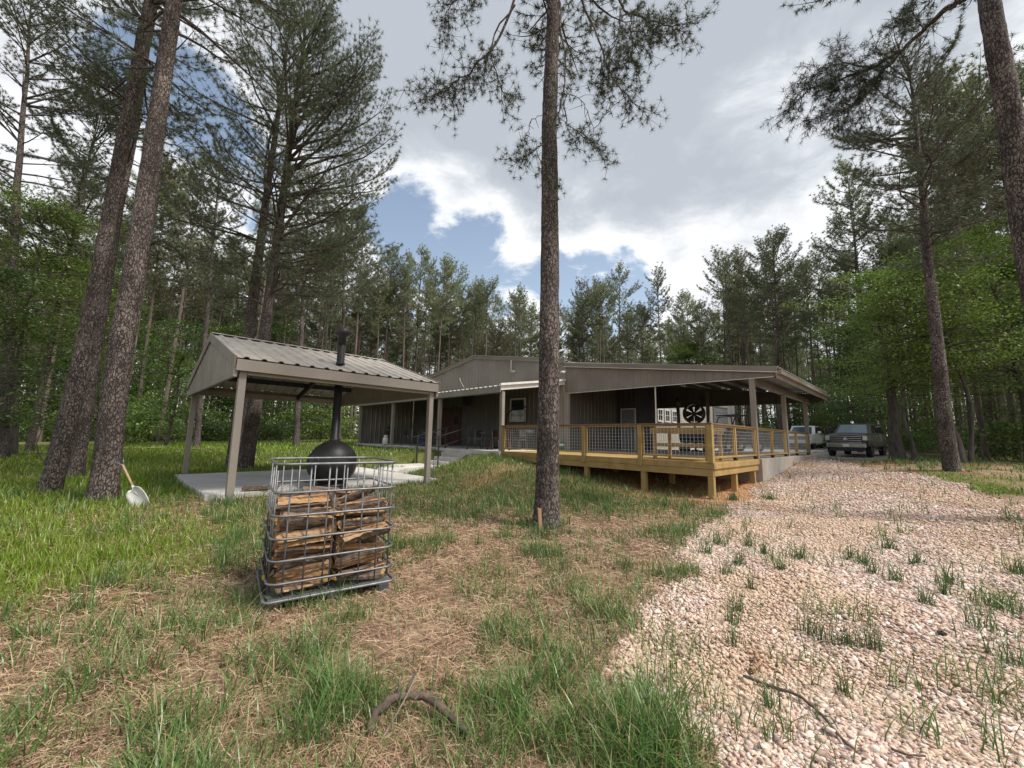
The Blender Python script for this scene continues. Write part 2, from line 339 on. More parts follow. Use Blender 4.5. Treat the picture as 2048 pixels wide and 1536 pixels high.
# ------------------------------------------------------------------ ground
def inpoly(x, y, poly):
    x = np.asarray(x, float); y = np.asarray(y, float); c = np.zeros(x.shape, bool); n = len(poly); j = n-1
    for i in range(n):
        xi, yi = poly[i]; xj, yj = poly[j]
        cond = ((yi > y) != (yj > y)) & (x < (xj-xi)*(y-yi)/((yj-yi) or 1e-9)+xi); c ^= cond; j = i
    return c
GRAV = [tuple(gp(*q)[:2]) for q in [(1470,1800),(1400,1500),(1285,1390),(1255,1290),(1300,1215),(1385,1150),(1375,1085),(1440,1035),(1500,1000),(1522,958)]]
GRAV += [tuple(H(.12, 3.95)[:2]), tuple(H(.12, 12.2)[:2])]
GRAV += [tuple(gp(*q)[:2]) for q in [(1748,940),(1875,957),(1919,967),(1947,988),(1999,1000),(2060,1012),(2500,1060),(2500,1350),(2250,1800)]]
DRIVE = [tuple(q) for q in [H(.1, 9.5)[:2], H(-5, 12.6)[:2], H(-5, 17)[:2], (16,34), (24,44), (40,46), (30,33), (25,24.5), (19.6,20.8), (17.2,17.6)]]
def gravel_w(x, y):
    w = (fbm(x*1.6, y*1.6, 11)-.5)*.7; w2 = (fbm(x*1.6, y*1.6, 23)-.5)*.7
    return inpoly(x+w, y+w2, GRAV)
def drive_w(x, y):
    w = (fbm(x*.8, y*.8, 31)-.5)*1.2
    return inpoly(x+w, y-w, DRIVE)
BL = [(1290,1400,.55,1),(1180,1400,.5,.9),(1330,1310,.4,.9),(1060,1450,.5,.8),(1240,1230,.55,.9),(1390,1075,.75,1),(1400,1030,.6,.8),(1340,1160,.5,.6),(1100,1290,.5,.8),(1290,1500,.4,1),
 (640,1440,.42,.8),(560,1330,.35,.7),(420,1240,.5,.8),(300,1290,.5,.5),(230,1260,.4,.7),(690,1250,.4,.5),(980,1150,.4,.5),(1090,1110,.3,1),(870,1090,.35,.7),(960,1190,.4,.5),(700,1410,.2,.7),
 (40,1500,.4,.7),(160,1420,.4,.6),(1180,1000,1.2,.9),(1150,960,1.5,.9),(1000,1010,1.5,.8),(850,1020,1.2,.7),(540,1080,1.,.8),(480,1030,.9,.8),(1180,1190,.6,.6),(1000,1340,.4,.4),(360,1500,.4,.6),(500,1480,.4,.4),
 (2040,1300,.5,1),(2050,1230,.6,1),(2060,1420,.5,1),(2046,1070,.5,.9),(1460,1470,.25,.7),(1400,1420,.25,.6)]
BLW = [(*gp(a, b)[:2], r, s) for a, b, r, s in BL]
LUSH = [tuple(gp(*q)[:2]) for q in [(-900,1300),(0,1225),(120,1220),(270,1170),(420,1110),(500,1060),(430,1010),(395,985),(345,955),(420,925)]]+[(-9,20),(-12,27),(-45,27),(-45,8),(-14,3)]
RLAWN = [tuple(gp(*q)[:2]) for q in [(1760,938),(1875,950),(1930,966),(2000,985),(2100,985),(2600,1000)]]+[(60,18),(60,40),(32,32),(25,23),(20,19.5)]
def zones(x, y):
    """densities 0..1: green grass, lush lawn, straw, clay"""
    n1 = fbm(x*1.1, y*1.1, 41); n2 = fbm(x*.5, y*.5, 47); n3 = fbm(x*2.7, y*2.7, 53)
    g = np.zeros(x.shape)
    for bx, by, r, s in BLW:
        g = np.maximum(g, s*np.exp(-((x-bx)**2+(y-by)**2)/(r*r)))
    n4 = fbm(x*4.5, y*4.5, 57, 3)
    g = np.clip(g*1.1-.10+(n3-.5)*.8, 0, 1)*smooth(.03, .25, g)
    g = np.maximum(g, smooth(.50, .66, n4)*(.22+.55*smooth(.42, .6, n1))); g = g*(.35+.65*smooth(.36, .55, n4))
    lush = sum(inpoly(x+(n2-.5)*2+a_, y+(n1-.5)*1.6+b_, LUSH).astype(float) for a_, b_ in ((0,0),(.5,-.5),(-.4,.6),(.9,.8),(-.7,-.9),(0,-1.3),(.3,1.2)))/7; lush = np.clip(lush+(n3-.5)*.7*(lush > .02)*(lush < .98), 0, 1)*(.55+.45*smooth(.3, .6, n2))
    hx, hy = local(HC, HA, x, y)
    slope = ((hx < -6.2+(n1-.5)*2) & (hx > -32) & (hy < .2) & (hy > -6+(n2-.5)*2.5)).astype(float)*(.6+.4*n1)
    path = np.exp(-((hx+5.2+(hy+3)*.55)/.5)**2)*((hy < -1.0) & (hy > -4.6))
    slope = slope*(1-.85*path)
    mid = smooth(7.0, 9.5, y)*smooth(4.5, 3, x)*smooth(-6, -4, x)*.6*(.4+n1)
    rl = inpoly(x+(n2-.5)*2, y+(n1-.5)*2, RLAWN).astype(float)*smooth(.36, .56, fbm(x*.35, y*.35, 61))
    back = smooth(20, 23, y)*smooth(38, 31, y)*(hx < -10)*.7
    qx, qy = local(PV, PA, x, y); back = np.maximum(back, ((qx > -2) & (qx < 9) & (qy > 5.3) & (qy < 15) & (hx < -7)).astype(float)*.75)
    red = inpoly(x+(n2-.5)*3, y+(n1-.5)*3, [tuple(gp(*q)[:2]) for q in [(1700,925),(1770,940),(1850,950)]]+[(17.5,14.5),(26,15),(33,22),(26,25),(20,20)]).astype(float)
    clay = np.maximum(np.exp(-((hx+1.2)**2/9+(hy-.6)**2/3.2)), np.exp(-((hx-.9)**2/.7+(hy-3.)**2/3)))*.9
    clay = np.maximum(clay, path*.5); clay = np.maximum(clay, ((hx > -8) & (hx < .2) & (hy > .2) & (hy < 4)).astype(float))
    clay = clay*smooth(.25, .5, n1+.1)
    lush = lush*(1-.85*np.exp(-((x+5.6)**2+(y-7.4)**2)/1.2))
    return dict(g=g*(1-.8*clay), lush=np.maximum.reduce([lush, rl*.8, back])*(1-red*.8), slope=np.maximum(slope, mid)*(1-.7*clay), red=red, clay=clay, n1=n1, n2=n2, n3=n3, rl=rl)
def mixc(c, col, w): return c*(1-w[:,None])+np.array(col)[None]*w[:,None]
def ground_colour(x, y, nogravel=False):
    z = zones(x, y); c = np.tile(np.array([.23,.148,.098]), (len(x), 1))
    c = mixc(c, (.31,.225,.145), smooth(.42, .66, z['n3'])*.7)
    c = mixc(c, (.15,.095,.062), smooth(.5, .72, z['n2'])*.6)
    c = mixc(c, (.115,.115,.045), np.clip(z['g'], 0, 1)*.6)
    c = mixc(c, (.10,.125,.035), np.clip(z['slope'], 0, 1)*.75)
    c = mixc(c, (.085,.115,.02), np.clip(z['lush'], 0, 1)*.85)
    c = mixc(c, (.17,.075,.045), z['red']*(1-z['rl'])*.9)
    c = mixc(c, (.40,.195,.095), z['clay'])
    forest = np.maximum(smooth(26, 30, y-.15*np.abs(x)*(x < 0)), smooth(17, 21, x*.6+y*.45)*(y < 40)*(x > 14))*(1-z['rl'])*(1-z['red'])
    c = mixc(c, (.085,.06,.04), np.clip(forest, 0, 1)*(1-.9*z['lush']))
    if not nogravel:
        gr = gravel_w(x, y); c[gr] = mixc(c[gr]*0+np.array([.33,.23,.175]), (.36,.21,.13), smooth(.5, .7, z['n1'][gr])*.6)
        dr = drive_w(x, y) & ~gr; c[dr] = np.array([.25,.235,.22])*(.8+.4*z['n1'][dr])[:,None]
    return c
def axis(lo, hi, dense_lo, dense_hi, fine):
    a = [dense_lo]; 
    while a[-1] < dense_hi: a.append(a[-1]+fine)
    s = fine
    while a[-1] < hi: s *= 1.12; a.append(a[-1]+s)
    s = fine; b = [dense_lo]
    while b[-1] > lo: s *= 1.12; b.append(b[-1]-s)
    return np.array(b[::-1]+a[1:])
gx = axis(-420, 420, -13, 15, .11); gy = axis(-120, 520, .3, 15, .11)
GX, GY = np.meshgrid(gx, gy); GZ = terrain(GX, GY)
gv = np.stack([GX.ravel(), GY.ravel(), GZ.ravel()], -1)
nx_, ny_ = len(gx), len(gy); ii = np.arange(ny_-1)[:,None]*nx_; jj = np.arange(nx_-1)[None]
gf = np.stack([ii+jj, ii+jj+1, ii+nx_+jj+1, ii+nx_+jj], -1).reshape(-1, 4)
gm = bpy.data.materials.new('ground'); t, N, L = nt(gm); p = N['Principled BSDF']; p.inputs['Roughness'].default_value = .95; p.inputs['Specular IOR Level'].default_value = .15
a = N.new('ShaderNodeAttribute'); a.attribute_name = 'tint'
tc = N.new('ShaderNodeTexCoord'); n1 = N.new('ShaderNodeTexNoise'); n1.inputs['Scale'].default_value = 14; n1.inputs['Detail'].default_value = 8; L.new(tc.outputs['Object'], n1.inputs['Vector'])
n2 = N.new('ShaderNodeTexVoronoi'); n2.inputs['Scale'].default_value = 34; L.new(tc.outputs['Object'], n2.inputs['Vector'])
r1 = N.new('ShaderNodeMapRange'); r1.inputs[1].default_value = .25; r1.inputs[2].default_value = .75; r1.inputs[3].default_value = .62; r1.inputs[4].default_value = 1.38; L.new(n1.outputs['Fac'], r1.inputs[0])
sp = N.new('ShaderNodeSeparateColor'); L.new(n2.outputs['Color'], sp.inputs[0])
r2 = N.new('ShaderNodeMapRange'); r2.inputs[3].default_value = .75; r2.inputs[4].default_value = 1.25; L.new(sp.outputs[0], r2.inputs[0])
mm = N.new('ShaderNodeMath'); mm.operation = 'MULTIPLY'; L.new(r1.outputs[0], mm.inputs[0]); L.new(r2.outputs[0], mm.inputs[1])
hv = N.new('ShaderNodeHueSaturation'); L.new(a.outputs['Color'], hv.inputs['Color']); L.new(mm.outputs[0], hv.inputs['Value']); L.new(hv.outputs[0], p.inputs['Base Color'])
bp = N.new('ShaderNodeBump'); bp.inputs['Strength'].default_value = .7; bp.inputs['Distance'].default_value = .03; L.new(mm.outputs[0], bp.inputs['Height']); L.new(bp.outputs[0], p.inputs['Normal'])
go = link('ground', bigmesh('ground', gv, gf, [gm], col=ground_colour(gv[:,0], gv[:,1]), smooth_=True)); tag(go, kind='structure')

# gravel: real stones
def stones():
    def ico(sub):
        import bmesh
        b = bmesh.new(); bmesh.ops.create_icosphere(b, subdivisions=sub, radius=1); v = np.array([q.co[:] for q in b.verts]); f = np.array([[w.index for w in q.verts] for q in b.faces]); b.free(); return v, f
    def rock(iv):
        v = iv*RNG.uniform(.8, 1.2, (len(iv), 1))
        for _ in range(7):
            n_ = unit_(RNG.normal(0, 1, 3)); h = RNG.uniform(.45, .8); q = v@n_; v = v-np.outer(np.maximum(q-h, 0), n_)
        return v
    unit_ = lambda q: q/np.linalg.norm(q)
    Vs, Fs, Cs = [], [], []; off = 0
    for sub, r0, r1, N_, s0, s1 in ((2, .75, 2.2, 9000, .008, .0165), (1, 2.2, 4.5, 34000, .009, .019), (1, 4.5, 10, 70000, .011, .022), (1, 10, 23, 44000, .014, .028)):
        iv, jf = ico(sub)
        k = N_*4; u = RNG.random(k)
        rr = r0*(r1/r0)**(u**.75); th = RNG.uniform(R(5), R(72), k)
        x = rr*np.sin(th); y = rr*np.cos(th); ok = gravel_w(x+RNG.normal(0, .13, k), y+RNG.normal(0, .13, k))
        cl = fbm(x*1.4, y*1.4, 71); ok &= RNG.random(k) < np.clip(.45+.75*smooth(.66, .45, cl), 0, 1)
        x, y, rr = x[ok][:N_], y[ok][:N_], rr[ok][:N_]; n = len(x); z = terrain(x, y)
        s = RNG.uniform(s0, s1, n)*np.exp(RNG.normal(-.16, .24, n))
        sc3 = np.stack([s*RNG.uniform(.9, 1.5, n), s*RNG.uniform(.8, 1.15, n), s*RNG.uniform(.55, .9, n)], -1)
        nv = 14; var = [rock(iv) for _ in range(nv)]
        vi = RNG.integers(0, nv, n); base = np.array(var)[vi]*sc3[:,None]
        a = RNG.random(n)*2*PI; c_, s_ = np.cos(a)[:,None], np.sin(a)[:,None]
        tl = RNG.normal(0, .3, n)[:,None]; bz = base[:,:,2]+base[:,:,0]*np.sin(tl)
        P = np.stack([base[:,:,0]*c_-base[:,:,1]*s_+x[:,None], base[:,:,0]*s_+base[:,:,1]*c_+y[:,None], bz+z[:,None]+s[:,None]*RNG.uniform(.1, .75, n)[:,None]], -1)
        pal = np.array([(.59,.46,.395),(.63,.525,.46),(.54,.395,.33),(.67,.595,.53),(.43,.30,.24),(.58,.45,.355)])
        cc = pal[RNG.integers(0, 6, n)]*RNG.uniform(.8, 1.12, n)[:,None]
        tan = smooth(.47, .62, fbm(x*.7, y*.7, 81)+RNG.normal(0, .05, n))[:,None]*.7
        cc = cc*(1-tan)+np.array([.53,.39,.27])*tan
        Vs.append(P.reshape(-1, 3)); Fs.append((jf[None]+(np.arange(n)*len(iv))[:,None,None]).reshape(-1, 3)+off); off += n*len(iv); Cs.append(np.repeat(cc, len(iv), 0))
    m = bpy.data.materials.new('gravel_stone'); t, N, L = nt(m); p = N['Principled BSDF']; p.inputs['Roughness'].default_value = .9; p.inputs['Specular IOR Level'].default_value = .2
    a = N.new('ShaderNodeAttribute'); a.attribute_name = 'tint'; n = N.new('ShaderNodeTexNoise'); n.inputs['Scale'].default_value = 60; tc = N.new('ShaderNodeTexCoord'); L.new(tc.outputs['Object'], n.inputs['Vector'])
    mr = N.new('ShaderNodeMapRange'); mr.inputs[3].default_value = .7; mr.inputs[4].default_value = 1.3; L.new(n.outputs['Fac'], mr.inputs[0]); hv = N.new('ShaderNodeHueSaturation'); L.new(a.outputs['Color'], hv.inputs['Color']); L.new(mr.outputs[0], hv.inputs['Value']); L.new(hv.outputs[0], p.inputs['Base Color'])
    o = link('gravel', bigmesh('gravel', np.concatenate(Vs), np.concatenate(Fs), [m], col=np.concatenate(Cs)))
    tag(o, 'pale pink crushed stone spread over the driveway and yard edge', kind='stuff')
stones()

PADX = (-.28, 5.05, .3, 5.5)
def blocked(x, y):
    px_, py_ = local(PV, PA, x, y); hx, hy = local(HC, HA, x, y)
    pad = (px_ > -.3) & (px_ < 5.0) & (py_ > .45) & (py_ < 5.5)
    walk = (hx > -11.9) & (hx < -9.4) & (hy > -3.0) & (hy < 0)
    return pad | walk | in_house(x, y, .02) | drive_w(x, y)
def scatter(k, r0, r1, p=1.0, a0=-66, a1=66):
    u = RNG.random(k); rr = r0*(r1/r0)**(u**p); th = RNG.uniform(R(a0), R(a1), k)
    return rr*np.sin(th), rr*np.cos(th), rr
def blades(x, y, h, w, col, lean=.35, segs=3, flat=0.):
    n = len(x); z = terrain(x, y); a = RNG.random(n)*2*PI; b = RNG.random(n)*2*PI
    ln = np.abs(RNG.normal(lean, .22, n)); ts = np.linspace(0, 1, segs+1)
    dx, dy = np.cos(a), np.sin(a); wx, wy = -dy, dx
    fac = RNG.random(n) < .5; wx = np.where(fac, np.cos(b), wx); wy = np.where(fac, np.sin(b), wy)
    V = np.zeros((n, 2*segs+1, 3)); 
    for i, t_ in enumerate(ts):
        hz = h*(t_-ln*.38*t_**2.2); off = h*ln*t_**1.8
        cx_, cy_, cz_ = x+dx*off, y+dy*off, z-.01+hz
        ww = w*(1-t_**1.6)*.5
        if i < segs:
            V[:,2*i] = np.stack([cx_-wx*ww, cy_-wy*ww, cz_], -1); V[:,2*i+1] = np.stack([cx_+wx*ww, cy_+wy*ww, cz_], -1)
        else: V[:,2*i] = np.stack([cx_, cy_, cz_], -1)
    tri = []
    for i in range(segs-1): tri += [(2*i,2*i+1,2*i+3),(2*i,2*i+3,2*i+2)]
    tri += [(2*segs-2,2*segs-1,2*segs)]
    F = (np.array(tri)[None]+(np.arange(n)*(2*segs+1))[:,None,None]).reshape(-1, 3)
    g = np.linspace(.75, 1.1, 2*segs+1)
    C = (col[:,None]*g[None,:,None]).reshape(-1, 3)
    return V.reshape(-1, 3), F, C
GM = tintmat('grass_blades')
def grass():
    out = []
    # scattered clumps and meadow, denser where the zones say so
    for k, r0, r1, pw in ((150000, .85, 6., .9), (230000, 4.5, 16, .8), (150000, 14, 38, .7)):
        x, y, rr = scatter(k, r0, r1, pw); z = zones(x, y); gr = gravel_w(x, y); bl = blocked(x, y)
        d = np.maximum.reduce([z['g'], z['slope']*.9, z['lush']])
        d = np.where(gr, np.clip(z['g']-.45, 0, 1)*.5, d)+.012
        ok = (RNG.random(k) < d) & ~bl; x, y, rr = x[ok], y[ok], rr[ok]; q = {a: b[ok] for a, b in z.items()}
        n = len(x); lush = q['lush'] > np.maximum(q['g'], q['slope'])
        h = np.where(lush, RNG.uniform(.10, .24, n)*(1-.5*(q['rl'] > .2)), np.where(q['slope'] > q['g'], RNG.uniform(.08, .2, n), RNG.uniform(.08, .36, n)*(.55+.55*q['g'])))
        w = np.maximum(np.where(lush, .0042, .0068), rr*.00135)*RNG.uniform(.6, 1.35, n)
        ca = np.array([.105,.195,.045])*RNG.uniform(.6, 1.4, n)[:,None]; cb = np.array([.165,.25,.022])*RNG.uniform(.7, 1.3, n)[:,None]; cs = np.array([.135,.215,.04])*RNG.uniform(.7, 1.3, n)[:,None]
        col = np.where(lush[:,None], cb, np.where((q['slope'] > q['g'])[:,None], cs, ca))
        dry = RNG.random(n) < np.where(lush, .05, .10); col[dry] = np.array([.42,.33,.17])*RNG.uniform(.7, 1.2, dry.sum())[:,None]
        out.append(blades(x, y, h, w, col, .62 if r0 < 2 else .42, 4 if r0 < 2 else 3))
    # tufts standing in the gravel
    T = [(1600,1120,.09),(1500,1095,.08),(1480,1130,.08),(1780,1100,.07),(1830,1130,.08),(1725,1130,.08),(1790,1165,.09),(1745,1150,.06),(1890,1190,.06),(1620,1270,.07),(1650,1285,.06),(1690,1290,.07),(1740,1300,.08),(1475,1225,.07),(1465,1290,.06),
     (1530,1110,.06),(1410,1110,.1),(1450,1150,.08),(1540,1000,.12),(1465,1000,.12),(1500,1180,.06),(1850,1210,.05),(1700,1120,.05),(1440,1090,.1),(1960,1260,.12),(1990,1220,.12),(2020,1330,.12),(2040,1150,.1),(1900,1170,.05),(1560,1140,.05),(1465,1250,.07),(1690,1395,.04),(1540,1420,.04)]
    X, Y = [], []
    for a, b, r in T:
        g = gp(a, b); k = int(24+300*r); X.append(g[0]+RNG.normal(0, r*.5, k)); Y.append(g[1]+RNG.normal(0, r*.5, k))
    # clumps around posts and trunks
    for a, b, r, k in [(1085,1075,.18,160),(1075,1120,.2,120),(458,1010,.15,90),(852,960,.15,70),(1423,992,.1,40),(640,1190,.3,90),(720,1185,.3,80),(560,1215,.2,80)]:
        g = gp(a, b); X.append(g[0]+RNG.normal(0, r, k)); Y.append(g[1]+RNG.normal(0, r*.6, k))
    x = np.concatenate(X); y = np.concatenate(Y); n = len(x); rr = np.hypot(x, y)
    ok = ~blocked(x, y); x, y, rr = x[ok], y[ok], rr[ok]; n = len(x)
    out.append(blades(x, y, RNG.uniform(.09, .33, n), np.maximum(.005, rr*.0014), np.array([.095,.16,.055])*RNG.uniform(.7, 1.3, n)[:,None], .4))
    off = 0; Fs = []
    for V, F, C in out: Fs.append(F+off); off += len(V)
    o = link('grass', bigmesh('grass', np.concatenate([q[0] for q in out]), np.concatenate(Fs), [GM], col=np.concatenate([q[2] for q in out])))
    tag(o, 'green grass growing in clumps and as lawn', kind='stuff')
grass()
def straw():
    k = 210000; x, y, rr = scatter(k, .8, 11, .85, -64, 64); z = zones(x, y); gr = gravel_w(x, y)
    d = (1-.75*z['lush'])*(1-.5*z['slope'])*(1-.85*z['clay'])*(.35+.65*smooth(.3, .55, z['n1'])); d = np.where(gr, .02, d)
    ok = (RNG.random(k) < d) & ~blocked(x, y); x, y, rr = x[ok], y[ok], rr[ok]; n = len(x)
    a = RNG.random(n)*2*PI; ln = RNG.uniform(.05, .2, n); w = np.maximum(.0022, rr*.00095); bend = RNG.normal(0, .35, n); el = np.abs(RNG.normal(0, .14, n)); h0 = RNG.uniform(.0, .03, n)
    V = np.zeros((n, 6, 3)); 
    for i, t_ in enumerate((0, .5, 1.)):
        ang = a+bend*(t_-.5)*2; cx_ = x+np.cos(ang)*ln*(t_-.5); cy_ = y+np.sin(ang)*ln*(t_-.5)
        V[:,2*i,0] = cx_-np.sin(a)*w/2; V[:,2*i,1] = cy_+np.cos(a)*w/2; V[:,2*i+1,0] = cx_+np.sin(a)*w/2; V[:,2*i+1,1] = cy_-np.cos(a)*w/2
        zz = h0+el*ln*t_*RNG.choice([1, 1, .3], n)+.012*(i == 1); V[:,2*i,2] = zz; V[:,2*i+1,2] = zz+w*.3
    V[:,:,2] += terrain(x, y)[:,None]
    F = (np.array([(0,1,3,2),(2,3,5,4)])[None]+(np.arange(n)*6)[:,None,None]).reshape(-1, 4)
    pal = np.array([(.47,.33,.21),(.39,.255,.16),(.30,.185,.12),(.55,.42,.285),(.21,.125,.085)])
    C = np.repeat(pal[RNG.integers(0, 5, n)]*RNG.uniform(.75, 1.2, n)[:,None], 6, 0)
    o = link('pine_straw', bigmesh('pine_straw', V.reshape(-1, 3), F, [tintmat('straw_blades', .9, .1)], col=C))
    tag(o, 'brown fallen pine needles and dry grass matted on the soil', kind='stuff')
straw()
# ------------------------------------------------------------------ trees
def unit(v): return v/(np.linalg.norm(v, axis=-1, keepdims=True)+1e-9)
def tufts(pos, ax, k, L, w, rng, lo=12, hi=78, droop=.12, back=.10):
    pos = np.asarray(pos, float); ax = unit(np.asarray(ax, float)); n = len(pos)
    rnd = unit(rng.normal(0, 1, (n, k, 3))); perp = unit(rnd-(rnd*ax[:,None]).sum(-1, keepdims=True)*ax[:,None])
    an = R(lo)+(R(hi)-R(lo))*rng.random((n, k, 1))**.8
    d = ax[:,None]*np.cos(an)+perp*np.sin(an); ln = L*rng.uniform(.65, 1.1, (n, k, 1))
    b = pos[:,None]-ax[:,None]*back*rng.random((n, k, 1)); side = unit(np.cross(d, rng.normal(0, 1, (n, k, 3))))*w/2
    tip = b+d*ln; tip[...,2] -= droop*ln[...,0]
    V = np.stack([b-side, b+side, tip], 2).reshape(-1, 3)
    return V, np.arange(len(V)).reshape(-1, 3)
class Wood:
    def __init__(s): s.V = []; s.F = []; s.n = 0
    def tube(s, p, r, n):
        V, F = tube(p, r, n); s.V.append(V); s.F.append(F+s.n); s.n += len(V)
    def mesh(s, name, mats, smooth_=True): return bigmesh(name, np.concatenate(s.V), np.concatenate(s.F), mats, smooth_=smooth_)
def limb(p0, az, el, L, rng, n=7, sag=.25, tipup=.5):
    """a pine limb: leaves at el, sags, then its tip turns up"""
    P = [np.array(p0, float)]; st = L/(n-1); e = el; a = az
    for i in range(n-1):
        t = i/(n-2); e2 = e-sag*math.sin(t*PI*.9)+tipup*t*t; a += rng.normal(0, .10)
        P.append(P[-1]+st*np.array([math.cos(a)*math.cos(e2), math.sin(a)*math.cos(e2), math.sin(e2)]))
    return np.array(P)
def pine(seed, Ht, r0, cb, rl, k=30, nl=.17, nw=.012, step=.55, dens=1., lean=(0, 0), sides=12, rough=0., dead=6, ntw=3.2, top=1., az_bias=None, low=.7, rings=None, flare=.2, rnd=1., up=15):
    rng = np.random.default_rng(seed); wd = Wood(); tp, ta = [], []
    m = rings or max(8, int(Ht/1.2)); zs = np.linspace(0, 1, m)**1.15*Ht
    wob = np.cumsum(rng.normal(0, .035, (m, 2)), 0)*.5 if m < 40 else np.stack([np.interp(zs, np.linspace(0, Ht, 9), np.cumsum(rng.normal(0, .035, 9))) for _ in (0, 1)], -1)
    wob -= wob[0]
    path = np.stack([lean[0]*zs+wob[:,0], lean[1]*zs+wob[:,1], zs-.25], -1)
    rad = r0*((1-zs/Ht)**.75*.93+.05)+r0*flare*np.exp(-zs/.35)
    tw = Wood(); V, F = tube(path, rad, sides)
    if rough:
        ang = np.tile(np.arange(sides)/sides*2*PI, m); zz = V[:,2]
        nz = fbm(ang*3.5*1.0, zz*4.5, seed)+.6*fbm(ang*9., zz*13, seed+5)-.8; nz += .5*(fbm(np.cos(ang)*1.7+9, zz*2.+np.sin(ang)*1.7, seed+9)-.5)
        cen = np.repeat(path, sides, 0); V = V+(V-cen)/np.linalg.norm(V-cen, axis=1)[:,None]*(nz*rough)[:,None]
    tw.V.append(V); tw.F.append(F); tw.n += len(V)
    at = lambda h: np.array([np.interp(h, zs, path[:,i]) for i in range(3)])
    h = cb
    while h < Ht-.25:
        t = (h-cb)/(Ht-cb); nb = rng.integers(2, 5) if rng.random() < dens else 1
        for _ in range(nb):
            az = rng.random()*2*PI
            if az_bias is not None and rng.random() < az_bias[1]: az = az_bias[0]+rng.normal(0, .7)
            L_ = rl*((1-rnd)*((1-t)**.75*.92+.10)+rnd*(.22+.78*math.sin(PI*(.16+.80*t**.9))**.8))*rng.uniform(.5, 1.1)*(low+(1-low)*min(1, t/.2))
            if L_ < .25: L_ = .25
            P = limb(at(h), az, R(up-12)+R(48)*t**1.1+rng.normal(0, .2), L_, rng, 7, .22*(1-t), .55)
            tw.tube(P, np.linspace(.011*L_+.008, .006, 7), 5)
            nt_ = max(2, int(L_*ntw)); D = np.gradient(P, axis=0)
            for s in np.linspace(.30, 1, nt_):
                b = np.array([np.interp(s*6, range(7), P[:,i]) for i in range(3)]); d = unit(np.array([np.interp(s*6, range(7), D[:,i]) for i in range(3)]))
                for sg in ((1, -1) if s < .97 else (0,)):
                    side = unit(np.cross(d, [0, 0, 1]))*sg; tl = (L_*.34*(1.15-s)+.22)*rng.uniform(.7, 1.2)
                    e = unit(d*.75+side*.75+np.array([0, 0, rng.normal(.15, .22)])); q1 = b+e*tl*.5; q2 = q1+unit(e+np.array([0, 0, .35]))*tl*.5
                    tw.tube(np.array([b, q1, q2]), [.007, .005, .004], 3)
                    u_ = unit(q2-q1); tp += [q2]; ta += [u_]
                    if tl > .35: tp += [b+(q1-b)*.9]; ta += [unit(e+rng.normal(0, .35, 3))]
                    if tl > .55: tp += [(q1+q2)/2]; ta += [unit(u_+rng.normal(0, .4, 3))]
        h += step*rng.uniform(.7, 1.3)*(1-.35*t)
    tp.append(at(Ht)); ta.append([0, 0, 1.])
    for _ in range(dead):
        hh = cb*rng.uniform(.45, 1.0); P = limb(at(hh), rng.random()*2*PI, rng.normal(-.05, .2), rng.uniform(.3, 1.6), rng, 5, .1, -.3)
        tw.tube(P, np.linspace(.014, .004, 5), 4)
    V, F = tufts(tp, ta, k, nl, nw, rng, hi=92)
    return tw, V, F, np.array(tp), np.array(ta)
def put_pine(name, loc, rz, label, group, pr, bark, nd, scale=1.):
    o = empty(name, loc, rz, label, 'tree', group); o.scale = (scale,)*3
    tw, V, F = pr[:3]
    link('trunk', tw.mesh('trunk', [bark]), o); link('crown', bigmesh('crown', V, F, [nd]), o)
    return o
def toward(loc, az_px):       # world azimuth pointing right/left/near relative to the viewer at loc
    a = math.atan2(loc[1], loc[0]); return a-PI/2+az_px
def trunkfit(px0, py0, px1, py1, d0, d1=None, H_=None):
    """base point and lean (per metre of height) of a trunk seen from (px0,py0) up to (px1,py1)"""
    b = at_d(px0, py0, 1.); b = np.array([0, 0, EYE])+ray(px0, py0)*d0; b[2] = tz(b[0], b[1])
    d = ray(px1, py1); q = np.array([0, 0, EYE])+d*((d1 or d0+.0)/d[1]*b[1]/d0*1.0 if False else b[1]/d[1])
    return b, ((q[0]-b[0])/(q[2]-b[2]), 0.)
def gdist(px, py):
    g = gp(px, py); return g
# --- the near pines, each set out from where its foot stands
def hero(px, py, D, top, Ht, r0, cb, rl, label, seed, **kw):
    g = np.array([0, 0, EYE])+ray(px, py)*D; g[2] = tz(g[0], g[1])
    d = ray(*top); q = np.array([0, 0, EYE])+d*(g[1]/d[1]); lean = ((q[0]-g[0])/(q[2]-g[2]), 0)
    bark = kw.pop('bark', M['bark']); nd = kw.pop('nd', M['needle'])
    if 'bias' in kw: kw['az_bias'] = (kw.pop('bias'), .6)
    pr = pine(seed, Ht, r0, cb, rl, lean=lean, **kw)
    return put_pine('pine_tree', g, 0, label, None, pr, bark, nd), g, lean
near = dict(sides=56, rings=260, rough=.024, flare=.32)
hero(205, 1005, 7.6, (357, 0), 24, .215, 9.5, 4.4, 'thick scaly pine with a white shovel leaning at its foot', 101, k=26, step=.75, dens=.75, **near)
hero(97, 985, 8.6, (292, 20), 23, .18, 9.0, 3.2, 'tall leaning pine with a reddish scarred foot, left of the shovel', 102, k=26, step=.75, dens=.75, **near)
hero(152, 948, 11.2, (305, 100), 22, .18, 8.5, 3.0, 'slimmer pine rising behind and between the two thick leaning pines', 103, k=30, sides=32, rings=160, rough=.018)
hero(466, 926, 14.4, (548, 250), 18.5, .24, 6.6, 4.4, 'dark pine behind the pavilion, left one of the close pair', 104, k=22, ntw=2.8, sides=32, rings=120, rough=.018, step=.6, low=.8, nw=.012)
